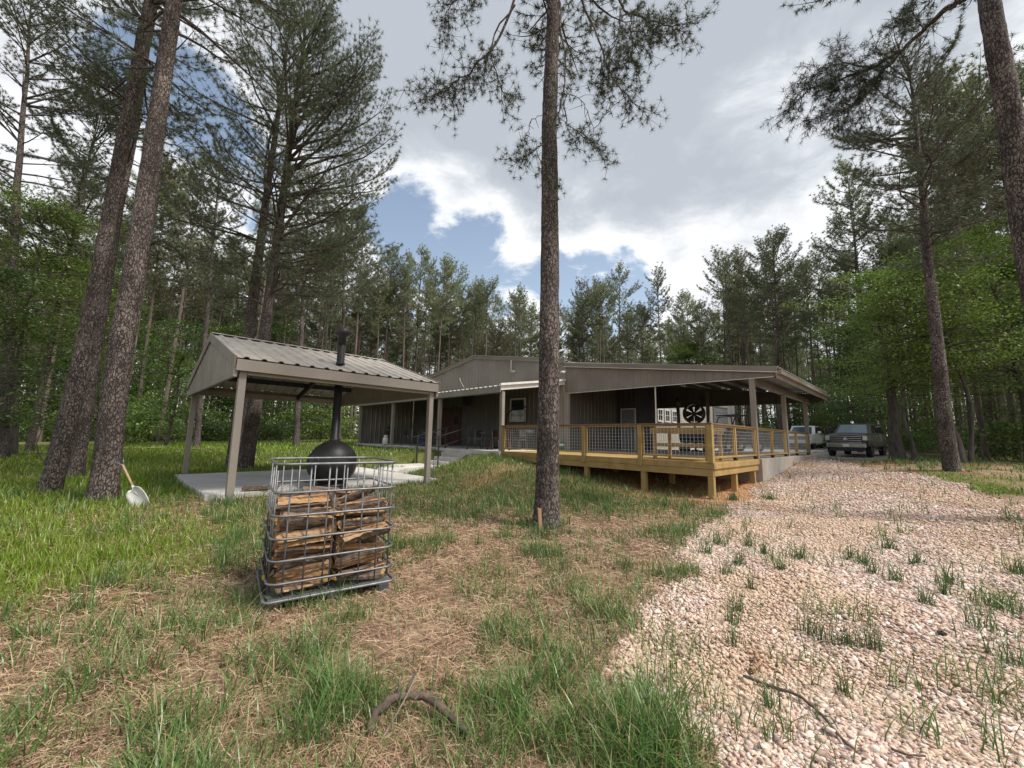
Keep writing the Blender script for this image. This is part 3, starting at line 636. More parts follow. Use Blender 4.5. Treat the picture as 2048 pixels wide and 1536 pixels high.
hero(489, 934, 13.6, (585, 200), 17.2, .25, 6.0, 5.0, 'big full-crowned pine behind the pavilion, right one of the close pair', 105, k=26, ntw=3.0, sides=32, rings=120, rough=.018, step=.5, bias=-.1, low=.9, nw=.012)
hero(393, 893, 23, (432, 430), 19, .17, 9.5, 3.0, 'pale thin pine seen past the left end of the pavilion roof', 106, k=26, nw=.018)
hero(592, 893, 24, (612, 500), 18, .18, 9.0, 3.2, 'straight pine trunk standing under the middle of the pavilion', 107, k=26, nw=.018, nd=M['needle_br'])
hero(676, 890, 27, (690, 480), 19, .15, 8.0, 3.0, 'slim pine behind the black stove pipe', 108, k=26, nw=.018)
hero(60, 893, 19, (160, 400), 19, .15, 8.5, 3.4, 'thin grey pine at the wood edge, far left', 109, k=28, nw=.015)
hero(10, 880, 16, (60, 40), 22, .2, 8.0, 3.6, 'pine at the left edge with its crown high against the sky', 110, k=30, nw=.014)
oR, gR, lR = hero(1905, 946, 12.2, (1826, 260), 14.6, .20, 7.0, 3.3, 'tall slightly leaning pine on the lawn right of the pickup', 111, k=28, ntw=3.2, sides=40, rings=180, rough=.018, low=.85, step=.46, dens=.9)
hero(1742, 900, 31, (1697, 300), 21, .19, 7.0, 4.0, 'open-crowned pine rising behind the leafy tree above the pickup', 112, k=30, ntw=3.4, nw=.017, dens=.7)
hero(1560, 885, 34, (1545, 430), 19.5, .18, 8.5, 3.6, 'pine above the right end of the house roof', 113, k=28, nw=.022)
# the pine in the middle: bare trunk, hanging lower limbs
def hanging(b, lean, limbs, k=34):
    tw = Wood(); tp, ta = [], []; rng = np.random.default_rng(5)
    for pts, r, f0, nt_, tl in limbs:
        P = np.array([np.array([0, 0, EYE])+ray(x, y)*d for x, y, d in pts]); n = len(P)
        s = np.linspace(0, n-1, n*4); C = np.stack([np.interp(s, range(n), P[:,i]) for i in range(3)], -1)
        for _ in range(3): C[1:-1] = (C[:-2]+2*C[1:-1]+C[2:])/4
        C[1:-1] += rng.normal(0, .015, C[1:-1].shape)
        tw.tube(C-b, np.linspace(r, .006, len(C)), 6); D = unit(np.gradient(C, axis=0))
        for q in np.linspace(f0 if f0 < 2 else .3, 1, nt_)*(len(C)-1):
            i = int(q); p = C[i]; d = D[i]
            e = unit(d*.45+rng.normal(0, .55, 3)+np.array([0, 0, -.35])); L_ = tl*rng.uniform(.4, 1.2)
            q1 = p+e*L_*.5; q2 = q1+unit(e+rng.normal(0, .4, 3))*L_*.5; tw.tube(np.array([p, q1, q2])-b, [.006, .004, .003], 4)
            if f0 < 2:
                for c_, a_ in ((q2, q2-q1), (q1, q1-p)):
                    e2 = unit(a_); tp.append(c_-b); ta.append(e2)
                    for _ in range(3):
                        o2 = unit(e2+rng.normal(0, .75, 3)); q3 = c_+o2*rng.uniform(.1, .3); tw.tube(np.array([c_, q3])-b, [.003, .0025], 3); tp.append(q3-b); ta.append(o2)
    return tw, tp, ta
g = np.array([0, 0, EYE])+ray(1092, 1052)*6.75; g[2] = tz(g[0], g[1])
d = ray(1100, 0); q = np.array([0, 0, EYE])+d*(g[1]/d[1]); lean = ((q[0]-g[0])/(q[2]-g[2]), 0)
pr = pine(120, 21, .205, 10.0, 3.4, lean=lean, k=32, dead=0, sides=72, rings=420, rough=.02, flare=.5)
cl = [([(1118,-60,6.9),(1120,40,6.6),(1133,130,6.5),(1128,200,6.5),(1105,250,6.7)],.022,.35,10,.22),
 ([(1128,205,6.5),(1133,250,6.4),(1165,270,6.3),(1200,300,6.3)],.010,.35,12,.3),
 ([(1085,290,6.8),(1060,305,6.6),(1030,325,6.5)],.010,.3,10,.25),
 ([(1090,320,6.8),(1112,360,6.6)],.006,.3,4,.15),
 ([(1070,-140,7.5),(1010,60,7.3),(975,110,7.2),(930,150,7.1),(895,175,7.1),(860,195,7.0)],.026,.42,34,.55),
 ([(1030,10,7.3),(985,70,7.2),(980,110,7.2),(1000,175,7.1),(1010,190,7.1)],.016,.25,18,.5),
 ([(1060,-150,7.9),(960,-40,7.7),(910,0,7.6),(885,40,7.5)],.02,.35,22,.5),
 ([(1125,-170,7.4),(1160,-10,7.2),(1190,60,7.1),(1225,160,7.0),(1250,190,7.0),(1275,215,7.0)],.022,.5,16,.45),
 ([(1150,-120,7.6),(1220,-10,7.4),(1262,30,7.3),(1310,40,7.3),(1340,55,7.2),(1375,45,7.2)],.028,.4,34,.5),
 ([(1262,28,7.3),(1263,70,7.2),(1265,115,7.1),(1240,140,7.1)],.014,.2,24,.45),
 ([(1240,15,7.3),(1240,70,7.2),(1210,120,7.1),(1190,165,7.1)],.012,.2,20,.4),
 ([(1225,165,7.0),(1222,210,6.95),(1190,255,6.9)],.006,3,6,.2),([(1255,190,7.0),(1265,215,6.95),(1245,250,6.9)],.006,3,5,.15),
 ([(1110,180,6.6),(1165,195,6.5),(1180,240,6.5)],.006,3,8,.25),([(1085,230,6.7),(1060,240,6.6),(1055,275,6.6)],.005,3,5,.2)]
tw, tp, ta = hanging(g, lean, cl)
for V_, F_ in zip(tw.V, tw.F): pr[0].V.append(V_)
pr[0].F += [f+pr[0].n for f in tw.F]; pr[0].n += tw.n
V2, F2 = tufts(tp, ta, 22, .11, .0065, np.random.default_rng(3), lo=10, hi=120, droop=.05, back=.02)
pr = (pr[0], np.concatenate([pr[1], V2]), np.concatenate([pr[2], F2+len(pr[1])]))
put_pine('pine_tree', g, 0, 'single bare-trunked pine in the middle with a short stake at its foot', None, pr, M['bark'], M['needle_dk'])
TREE_T = g
# the pine at the top right with its long limb
g = np.array([0, 0, EYE])+ray(2165, 1060)*6.7; g[2] = tz(g[0], g[1])
d = ray(1962, 0); q = np.array([0, 0, EYE])+d*(g[1]/d[1]); lean = ((q[0]-g[0])/(q[2]-g[2]), 0)
pr = pine(130, 20, .25, 11.5, 3.6, lean=lean, k=32, dead=4, sides=64, rings=300, rough=.022, bark=None) if False else pine(130, 20, .25, 11.5, 3.6, lean=lean, k=32, dead=4, sides=64, rings=300, rough=.022)
cl = [([(1935,-5,7.0),(1905,8,7.2),(1870,35,7.4),(1835,75,7.7),(1790,110,8.0),(1740,138,8.3),(1680,160,8.6),(1620,175,8.9),(1585,190,9.1)],.055,.45,46,.75),
 ([(1800,105,7.9),(1770,145,8.2),(1720,165,8.5),(1650,190,8.8)],.025,.25,30,.7),([(1740,135,8.3),(1700,128,8.6),(1660,130,8.8),(1630,140,9.0)],.02,.25,20,.55),
 ([(1770,130,8.1),(1745,180,8.3),(1700,215,8.5),(1650,235,8.7)],.018,.4,22,.6),([(1850,60,7.5),(1830,30,7.8),(1815,20,8.0)],.02,.3,14,.4)]
tw, tp, ta = hanging(g, lean, cl)
pr[0].V += tw.V; pr[0].F += [f+pr[0].n for f in tw.F]; pr[0].n += tw.n
V2, F2 = tufts(tp, ta, 17, .15, .008, np.random.default_rng(4), hi=100)
pr = (pr[0], np.concatenate([pr[1], V2]), np.concatenate([pr[2], F2+len(pr[1])]))
put_pine('pine_tree', g, 0, 'dark leaning pine at the right edge with one long drooping limb', None, pr, M['bark'], M['needle_dk'])

# --- broadleaf trees
def leaves(pos, s, rng, flat=.55):
    n = len(pos); nrm = unit(rng.normal(0, 1, (n, 3))*np.array([1, 1, 1])+np.array([0, 0, flat*2.2])); u = unit(np.cross(nrm, rng.normal(0, 1, (n, 3)))); v = np.cross(nrm, u)
    l = (s*rng.uniform(.6, 1.25, n))[:,None]
    V = np.stack([pos-u*l*.5, pos+v*l*.30, pos+u*l*.5-nrm*l*.12, pos-v*l*.30], 1).reshape(-1, 3)
    return V, np.arange(len(V)).reshape(-1, 4)
def broad(seed, Ht, r0, cb, spread, nleaf, ls, layers=18, trunk_sides=8, flat=.8, bend=.3):
    rng = np.random.default_rng(seed); tw = Wood(); m = 9; zs = np.linspace(0, Ht, m)
    wob = np.cumsum(rng.normal(0, bend*.3, (m, 2)), 0); wob -= wob[0]
    path = np.stack([wob[:,0], wob[:,1], zs-.2], -1); tw.tube(path, r0*(1-zs/Ht*.9)+r0*.3*np.exp(-zs/.3), trunk_sides)
    at = lambda h: np.array([np.interp(h, zs, path[:,i]) for i in range(3)])
    pos = []
    for i in range(layers):
        t = (i+rng.random()*.8)/layers; h = cb+(Ht-cb)*t; prof = math.sin(PI*min(1, (.18+.82*t)))**.7*.85+.15
        for _ in range(rng.integers(1, 4)):
            L_ = spread*prof*rng.uniform(.5, 1.1); az = rng.random()*2*PI; P = limb(at(h), az, R(25)+rng.normal(0, .2), L_, rng, 6, .35, .1)
            tw.tube(P, np.linspace(.010*L_+.008, .004, 6), 4)
            k = max(4, int(nleaf/(layers*2)/6))
            for s in np.linspace(.25, 1, 6):
                b = np.array([np.interp(s*5, range(6), P[:,j]) for j in range(3)]); wd_ = .22+.35*L_*(1.1-s)*.9
                pos.append(b+rng.normal(0, 1, (k, 3))*np.array([wd_, wd_, .05+.025*L_]))
    pos = np.concatenate(pos); V, F = leaves(pos, np.full(len(pos), ls), rng, flat)
    return tw, V, F
def put_broad(name, loc, rz, label, cat, group, br, bark, lf, scale=1.):
    o = empty(name, loc, rz, label, cat, group); o.scale = (scale,)*3
    link('trunk', br[0].mesh('trunk', [bark]), o); link('crown', bigmesh('crown', br[1], br[2], [lf]), o); return o
def nearbroad(px, py, D, Ht, r0, cb, sp, n, label, seed, lf='leaf', ls=.11, name='leafy_tree', bark='bark_grey', **kw):
    g = np.array([0, 0, EYE])+ray(px, py)*D; g[2] = tz(g[0], g[1])
    return put_broad(name, g, 0, label, 'tree', None, broad(seed, Ht, r0, cb, sp, n, ls, **kw), M[bark], M[lf])
nearbroad(1798, 922, 19, 9.5, .26, 2.6, 4.6, 15000, 'bright green leafy tree with a thick dark trunk beside the pickup', 201, layers=22)
nearbroad(1832, 930, 17, 7.5, .09, 3.0, 2.6, 6000, 'thin dark-stemmed leafy tree between the pickup and the lawn pine', 202)
nearbroad(1928, 938, 15.5, 8.2, .11, 3.4, 3.0, 8000, 'leafy tree with a straight dark stem just right of the lawn pine', 203)
nearbroad(1942, 938, 15.8, 9.5, .08, 3.6, 3.2, 8000, 'leafy tree with a thin bent stem, right of the lawn pine', 204, bend=.6)
nearbroad(2060, 930, 17, 11, .14, 3.0, 4.2, 14000, 'light green leafy tree filling the right edge behind the lawn', 205, layers=22)
nearbroad(1990, 910, 23, 12, .15, 2.5, 4.5, 13000, 'tall spreading leafy tree behind the right lawn', 206, layers=24, ls=.13)
nearbroad(1720, 900, 29, 10, .14, 2.0, 4.4, 12000, 'leafy tree standing behind the grey pickup', 207, ls=.14, lf='leaf_dk')
nearbroad(1400, 880, 46, 12, .16, 4.0, 4.2, 9000, 'bright leafy tree top showing above the long house roof', 208, ls=.2)
nearbroad(30, 895, 17, 11.5, .12, 4.2, 4.0, 15000, 'yellow green leafy tree at the left edge in front of the wood', 209, layers=22)
nearbroad(110, 893, 20, 10.5, .10, 3.6, 3.4, 11000, 'leafy tree with fresh leaves behind the leaning pines', 210, ls=.12)
nearbroad(-60, 905, 15, 7.5, .10, 1.2, 3.2, 9000, 'low dark leafy tree at the far left edge of the lawn', 211, lf='leaf_dk')
nearbroad(330, 892, 24, 8, .09, 1.0, 3.0, 8000, 'leafy sapling left of the pavilion at the wood edge', 212, lf='leaf_dk', ls=.12)
nearbroad(640, 890, 28, 5.5, .06, .5, 2.6, 7000, 'bright leafy sapling seen under the pavilion roof', 213, ls=.13)
nearbroad(560, 888, 30, 6.5, .07, .6, 2.6, 7000, 'leafy sapling between the pavilion posts at the wood edge', 214, lf='leaf_dk', ls=.13)
nearbroad(95, 900, 13.2, 2.8, .02, 1.5, 1.0, 500, 'small sapling with pale new leaves beside the leaning pine', 215, ls=.09)

# --- the wood: individual trees copied from a few of each kind
_bg = [pine(300+i, 20.5+1.3*(i % 4), .15+.012*(i % 3), 12.3+.7*(i % 5), 2.9+.35*(i % 3), k=18, nl=.29, nw=.036, ntw=2.0, step=.62, sides=8, dead=9, rings=14, low=.6, up=22, lean=(RNG.normal(0, .012), RNG.normal(0, .012))) for i in range(8)]
_br = [broad(400+i, 7+1.3*i, .07+.012*i, 1.3+.5*i, 2.4+.25*i, 3600+500*i, .19, layers=16) for i in range(5)]
_sh = [broad(450+i, 1.6+.5*i, .03, .15, 1.1+.25*i, 1900, .13, layers=10, flat=.3) for i in range(4)]
HXY = lambda x, y: local(HC, HA, x, y)
def clear(x, y):
    """is (x, y) in the wood?"""
    hx, hy = HXY(x, y); r = math.hypot(x, y)
    if y < 12 or abs(x) > y*1.62+3: return False
    if -34 < hx < 3 and -8 < hy < 33: return False
    if hx >= 3 and hy < 40 and x < 30 and y < 48 and -x*.62+y*.8 > 1.5: return False       # the drive and its court
    lim = 27+.10*max(0, -x-10) if x < -2 else 0
    if x < -2 and y < lim: return False
    if -2 <= x < 6 and y < 36: return False
    if x > 6 and x < 17 and y < 28: return False
    if x >= 17 and -x*.62+y*.8 <= 1.5 and (r < 27): return False
    return True
cand = []; tries = 0; rr = np.random.default_rng(77)
cell = {}
def farther(x, y, md):
    for a in range(int(x//4)-1, int(x//4)+2):
        for b in range(int(y//4)-1, int(y//4)+2):
            for (u, v) in cell.get((a, b), ()):
                if (u-x)**2+(v-y)**2 < md*md: return False
    return True
while len(cand) < 1230 and tries < 150000:
    tries += 1; y = 12+100*rr.random()**.8; x = rr.uniform(-1, 1)*(y*1.62+3)
    if not clear(x, y) or not farther(x, y, 1.9+.010*y): continue
    cand.append((x, y)); cell.setdefault((int(x//4), int(y//4)), []).append((x, y))
cand.sort(key=lambda q: q[0]**2+q[1]**2)
def zone(x, y):
    px = 1024+CAMF*x/y
    if px < 330: return 'straight pines in the wood left of the pavilion', 'straight pine standing in the wood left of the pavilion'
    if px < 700: return 'straight pines in the wood behind the pavilion', 'straight pine trunk in the wood behind the pavilion'
    if px < 1090: return 'pines behind the house gable', 'slender pine rising behind the gable end of the house'
    if px < 1480: return 'pines behind the carport roof', 'slender pine rising behind the long carport roof'
    if px < 1800: return 'pines behind the parked vehicles', 'slender pine in the wood behind the parked vehicles'
    return 'pines in the wood on the right', 'slender pine in the wood behind the right lawn'
protos = {}
ZN = [tz(x, y) for x, y in cand]
npine = 0; far_list = []
for i, (x, y) in enumerate(cand):
    kind = 'b' if (rr.random() < (.30 if x > 14 or x < -18 else .16)) else 'p'
    if math.hypot(x, y) > 74 or (kind == 'p' and npine >= 285): far_list.append((x, y, ZN[i], kind)); continue
    sc_ = rr.uniform(.82, 1.1)
    if kind == 'p':
        npine += 1; v = int(rr.integers(0, 8)); key = 'p%d' % v; gname, lab = zone(x, y)
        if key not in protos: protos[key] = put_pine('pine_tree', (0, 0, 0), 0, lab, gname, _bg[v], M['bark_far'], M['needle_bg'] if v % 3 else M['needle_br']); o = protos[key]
        else: o = copy_tree(protos[key])
    else:
        v = int(rr.integers(0, 5)); key = 'b%d' % v; px = 1024+CAMF*x/y
        side = 'left of the pavilion' if px < 500 else 'behind the house' if px < 1480 else 'behind the vehicles and right lawn'
        lab, gname = 'young leafy tree among the pines '+side, 'young leafy trees '+side
        if key not in protos: protos[key] = put_broad('leafy_tree', (0, 0, 0), 0, lab, 'tree', gname, _br[v], M['bark_grey'], M['leaf'] if v % 2 else M['leaf_dk']); o = protos[key]
        else: o = copy_tree(protos[key])
    o['label'] = lab; o['group'] = gname; o.location = (x, y, ZN[i]); o.rotation_euler = (rr.normal(0, .012), rr.normal(0, .012), rr.random()*2*PI); o.scale = (sc_, sc_, sc_*rr.uniform(.92, 1.08))
# undergrowth bushes along the wood's edge
cnt = 0; tries = 0
while cnt < 105 and tries < 9000:
    tries += 1; y = rr.uniform(12, 50); x = rr.uniform(-1, 1)*(y*1.55+2)
    if not clear(x, y) or clear(x*.86, y*.86-1.): 
        if not (clear(x, y) and rr.random() < .12): continue
    v = cnt % 4; key = 's%d' % v; px = 1024+CAMF*x/y
    side = 'at the wood edge on the left' if px < 420 else 'behind the pavilion' if px < 720 else 'behind the house' if px < 1500 else 'in the wood on the right'
    if key not in protos: protos[key] = put_broad('bush', (0, 0, 0), 0, 'x', 'bush', 'x', _sh[v], M['bark_grey'], M['leaf'] if v % 2 else M['leaf_dk']); o = protos[key]
    else: o = copy_tree(protos[key])
    s_ = rr.uniform(.7, 1.4); o['label'] = 'low leafy bush growing '+side; o['group'] = 'bushes '+side; o.location = (x, y, tz(x, y)-.05); o.rotation_euler = (0, 0, rr.random()*6.28); o.scale = (s_,)*3; cnt += 1
# the far wood: one mass
def far_woods():
    Vs, Fs, Ms = [], [], []; off = 0; Vt, Ft = [], []; ot = 0
    low = [pine(500+i, 22+i, .17, 12.5+i, 3.0, k=9, nl=.40, nw=.065, ntw=1.7, step=.7, sides=5, dead=3, rings=8, up=22) for i in range(4)]
    extra = [(rr.uniform(-1, 1)*(yy*1.6+4), yy, None, 'p') for yy in rr.uniform(80, 130, 130)]
    for x, y, z, kd in far_list+extra:
        if z is None: z = 1.5
        if kd == 'p':
            tw, V, F = low[rr.integers(0, 4)][:3]; tv = np.concatenate(tw.V); tf = np.concatenate(tw.F)
        else:
            tw, V, F = _br[rr.integers(0, 5)]; sel = rr.random(len(F)) < .35; V = V.reshape(-1, 4, 3)[sel]; V = np.concatenate([V[:,[0,1,2]], V[:,[0,2,3]]], 1).reshape(-1, 3); F = np.arange(len(V)).reshape(-1, 3); tv = np.concatenate(tw.V); tf = np.concatenate(tw.F)
        a = rr.random()*6.28; s = rr.uniform(.8, 1.1); c_, s_ = math.cos(a)*s, math.sin(a)*s; Rm = np.array([[c_, -s_, 0], [s_, c_, 0], [0, 0, s]])
        Vs.append(V@Rm.T+np.array([x, y, z])); Fs.append(F+off); off += len(V); Vt.append(tv@Rm.T+np.array([x, y, z])); Ft.append(tf+ot); ot += len(tv)
    # leaf masses low between the trunks
    n = 60000; y = 34+95*rr.random(n)**1.1; x = rr.uniform(-1, 1, n)*(y*1.6+4); h = fbm(x*.12, y*.12, 91)
    ok = (h > .42) & (np.hypot(x, y) > 44) & ((x < -14) | (x > 26) | (y > 52)); x, y, h = x[ok], y[ok], h[ok]
    p = np.stack([x, y, 1.0+rr.random(len(x))**1.6*(1+6*(h-.42)*3)], -1); V, F = leaves(p, np.full(len(p), .42), rr, .2)
    V = V.reshape(-1, 4, 3); V = np.concatenate([V[:,[0,1,2]], V[:,[0,2,3]]], 1).reshape(-1, 3)
    nb = off; Vs2 = V; 
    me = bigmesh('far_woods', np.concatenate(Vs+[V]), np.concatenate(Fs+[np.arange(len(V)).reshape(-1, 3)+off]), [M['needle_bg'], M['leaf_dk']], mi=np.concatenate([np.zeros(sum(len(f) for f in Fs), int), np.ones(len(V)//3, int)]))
    o = tag(link('far_woods', me), 'distant pine wood closing the view behind everything', kind='stuff')
    t2 = bigmesh('far_trunks', np.concatenate(Vt), np.concatenate(Ft), [M['bark_far']]); link('trunks', t2, o)
far_woods()
# ------------------------------------------------------------------ ribbed sheet metal
def ribs(w, pitch=.305, rw=.055, rh=.03, minor=True):
    """profile of a ribbed panel: list of (u, depth) over width w"""
    pts = [(0, 0)]; x = pitch/2
    while x+rw < w:
        pts += [(x-rw, 0), (x-rw*.45, rh), (x+rw*.45, rh), (x+rw, 0)]
        if minor:
            for q in (.36, .64):
                xm = x+pitch*q
                if xm+.03 < w: pts += [(xm-.022, 0), (xm-.008, rh*.28), (xm+.008, rh*.28), (xm+.022, 0)]
        x += pitch
    pts.append((w, 0)); return pts
def panel(mb, o, u, v, n, w, htop, hbot=0., pitch=.305, rh=.03, thick=.012, mi=0, minor=True):
    """ribbed sheet from o along u (width w); v is the direction of the ribs; heights may be functions of u; n faces out"""
    o, u, v, n = [np.array(q, float) for q in (o, u, v, n)]; pr = ribs(w, pitch, rh*1.8, rh, minor)
    ft = htop if callable(htop) else (lambda a: htop); fb = hbot if callable(hbot) else (lambda a: hbot)
    V = []; 
    for a, d in pr: V += [o+u*a+n*d+v*fb(a), o+u*a+n*d+v*ft(a)]
    k = len(pr); V += [q-n*thick for q in V[:]] if thick else []
    F = []
    up = np.dot(np.cross(u, v), n) > 0
    for i in range(k-1):
        f = (2*i, 2*i+2, 2*i+3, 2*i+1); F.append(f if up else f[::-1])
        if thick:
            b = 2*k; f = (b+2*i, b+2*i+1, b+2*i+3, b+2*i+2); F.append(f if up else f[::-1])
            F += [(2*i+1, 2*i+3, b+2*i+3, b+2*i+1), (2*i, b+2*i, b+2*i+2, 2*i+2)]
    if thick: b = 2*k; F += [(0, 1, b+1, b), (2*k-2, b+2*k-2, b+2*k-1, 2*k-1)]
    mb.add(V, F, mi); return mb
X_, Y_, Z_ = np.eye(3)
def box_post(mb, x, y, z0, z1, s=.15, mi=0): return mb.box(x-s/2, x+s/2, y-s/2, y+s/2, z0, z1, mi)

# ------------------------------------------------------------------ house (local: x right along the front, y back, z above the floor)
house = empty('metal_house', HC, HA, 'long low taupe metal house with gable, porch and open carport', 'house')
GXP, PY, WX0, WX1 = -14.48, 3.94, -21.2, -7.75      # ridge, gable plane, main body
PK, SL = 5.2, .158
# main body: front gable wall
m = MB(); g0 = lambda a: PK-.06-SL*abs(WX0+a-GXP); panel(m, (WX0, PY, 0), X_, Z_, -Y_, WX1-WX0, g0, 3.0); m.build('gable_wall', M['taupe_wall'], house); m = MB(); panel(m, (WX0, PY, 0), X_, Z_, -Y_, WX1-WX0-1.2, 2.999, -.1); m.build('porch_wall', M['porch_shade'], house); m = MB(); panel(m, (WX1-1.2, PY, 0), X_, Z_, -Y_, 1.2, 2.999, -.1); m.build('corner_wall', M['taupe_wall'], house)  # porch_wall: same siding, the shade under the porch roof painted into its colour
# trim on the gable rake
m = MB(); m.bar((WX0-.25, PY-.09, PK-SL*(GXP-WX0+.25)), (GXP, PY-.09, PK), .04, .2, up=(0,0,1)); m.bar((GXP, PY-.09, PK), (WX1+.05, PY-.09, PK-SL*(WX1-GXP+.05)), .04, .2); m.build('rake_trim', M['taupe'], house)
m = MB(); m.bar((WX0-.25, PY-.11, PK+.105-SL*(GXP-WX0+.25)), (GXP, PY-.11, PK+.105), .08, .03); m.bar((GXP, PY-.11, PK+.105), (WX1+.05, PY-.11, PK+.105-SL*(WX1-GXP+.05)), .08, .03); m.build('rake_cap', M['roofm'], house)
# roof of the main body + carport, right slope runs down to the carport eave
m = MB(); sv = np.array([1, 0, -SL]); sn = unit(np.array([SL, 0, 1.]))
panel(m, (GXP, PY-.05, PK+.02), Y_, sv, sn, 23.4, 6.75, 0, rh=.035, minor=False)
panel(m, (GXP, PY-.05, PK+.02), Y_, np.array([-1, 0, -SL]), unit(np.array([-SL, 0, 1.])), 23.4, 7.0, 0, rh=.035, minor=False)
m.build('roof', M['roofm'], house)
CR, CE0, CE1 = .68, PY-.12, 12.95           # carport right edge, front, back
csl = (3.86-2.70)/(CR-WX1); crf = lambda x: 4.03-csl*(x-WX1)
m = MB(); panel(m, (WX1-.02, CE0, crf(WX1)+.02), Y_, np.array([1, 0, -csl]), unit(np.array([csl, 0, 1.])), CE1-CE0, CR-WX1+.06, 0, rh=.035, minor=False); m.build('carport_roof', M['roofm'], house)
# carport fascia (front), smooth rake above ribbed skirt
m = MB(); hb = 2.6; ftop = lambda a: 3.86-(3.86-2.72)*a/(CR-WX1); panel(m, (WX1, PY, 0), X_, Z_, -Y_, CR-WX1-.0, ftop, lambda a: min(hb, ftop(a)-.02), rh=.02, minor=False); m.build('carport_fascia', M['taupe_dk'], house)
m = MB(); m.bar((WX1-.02, CE0, 3.95), (CR+.02, CE0, 2.81), .05, .19); m.build('carport_rake', M['taupe_dk'], house)
m = MB(); m.bar((WX1-.02, CE0-.035, 3.855), (CR+.02, CE0-.035, 2.715), .025, .022); m.bar((WX1, PY-.035, hb-.005), (CR-.1, PY-.035, hb-.005), .03, .02); m.build('rake_edge', M['white'], house)
# right eave fascia and gutter
m = MB(); m.box(CR-.02, CR+.02, CE0+.03, CE1, 2.52, 2.78); m.box(CR+.02, CR+.13, CE0+.03, CE1, 2.66, 2.78); m.build('gutter', M['taupe'], house)
# far end skirt, purlins, beams
m = MB(); panel(m, (WX1+.1, CE1-.1, 0), X_, Z_, -Y_, CR-WX1-.2, lambda a: crf(WX1+.1+a)-.1, 2.45, rh=.02); m.build('rear_skirt', M['porch_shade'], house)
for q in np.linspace(WX1+.6, CR-.3, 8): MB().box(q-.03, q+.03, PY+.06, CE1-.15, crf(q)-.2, crf(q)-.03).build('purlin', M['porch_shade'], house); 
m = MB(); m.box(-.14, .04, PY+.05, CE1-.15, 2.42, 2.62); m.build('eave_beam', M['taupe_dk'], house)
for yy in (3.97, 8.1, 12.25): m = MB(); box_post(m, -.05, yy, .0, 2.45 if yy > 4 else 2.62, .15); m.build('carport_post', M['taupe'], house, .006)
m = MB(); box_post(m, WX1+.12, PY-.02, -.02, 2.64, .2); m.build('corner_post', M['taupe_wall'], house, .006)
# side wall under the carport and the closet room
m = MB(); panel(m, (WX1+.03, PY+.1, 0), Y_, Z_, X_, 8.75, 4.0, -.05); m.build('inner_side_wall', M['porch_shade'], house); m = MB(); panel(m, (WX1+.03, PY+8.85, 0), Y_, Z_, X_, 14.45, 4.0, -.05); m.build('side_wall', M['stone_wall'], house)  # inner stretch of one wall, carport shade put into its darker colour
for yc in (13.35, 14.35, 15.4):
    wn = MB().box(WX1+.06, WX1+.08, yc-.27, yc+.27, 1.76, 2.42).build('small_window', M['glass'], house); m = MB()
    for a, b, c_, e_ in ((yc-.35, yc-.27, 1.68, 2.5), (yc+.27, yc+.35, 1.68, 2.5), (yc-.27, yc+.27, 1.68, 1.76), (yc-.27, yc+.27, 2.42, 2.5), (yc-.015, yc+.015, 1.76, 2.42)): m.box(WX1+.05, WX1+.12, a, b, c_, e_)
    m.box(WX1+.05, WX1+.115, yc-.27, yc-.016, 2.08, 2.105); m.box(WX1+.05, WX1+.115, yc+.016, yc+.27, 2.08, 2.105); m.build('frame', M['paint_w'], wn)
m = MB()
for i in range(8): m.box(WX1+.05, WX1+.09, 22.6, 25.8, .02+i*.4, .40+i*.4)
gd_ = m.build('garage_door', M['greyplastic'], house); MB().box(WX1+.05, WX1+.12, 22.5, 22.6, 0, 3.3).build('jamb', M['taupe_dk'], gd_); MB().box(WX1+.05, WX1+.12, 22.601, 25.9, 3.222, 3.32).build('jamb', M['taupe_dk'], gd_)
m = MB(); box_post(m, -4.59, 12.75, 0, 3.3, .16); m.build('carport_post', M['taupe_dk'], house, .006)
MB().box(WX1-.04, -1.5, 15.32, 28, -.5, -.015).build('apron', M['conc'], house)
m = MB(); box_post(m, WX1+.1, 27.2, 0, 4.0, .16); m.build('corner_trim', M['white'], house)
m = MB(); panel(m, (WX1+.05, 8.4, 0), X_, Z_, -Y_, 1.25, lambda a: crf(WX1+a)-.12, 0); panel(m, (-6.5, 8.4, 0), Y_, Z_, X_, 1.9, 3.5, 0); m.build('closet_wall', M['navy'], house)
dr = MB().box(-7.42, -6.66, 8.33, 8.37, .03, 2.1).build('door', M['greyplastic'], house); MB().box(-7.48, -6.60, 8.345, 8.36, 0, 2.16).build('frame', M['white'], dr); MB().lathe([(.0,-.03),(.03,-.03),(.03,.03),(0,.03)], (-6.74, 8.3, 1.0), 10, axis=1).build('handle', M['chrome'], dr)
m = MB(); panel(m, (WX0, 27.2, 0), X_, Z_, Y_, WX1-WX0, g0, 0); m.build('rear_wall', M['taupe_wall'], house); m = MB(); panel(m, (WX0, PY, 0), Y_, Z_, -X_, 23.2, 4.05, -.1); m.build('outer_wall', M['taupe_wall'], house)
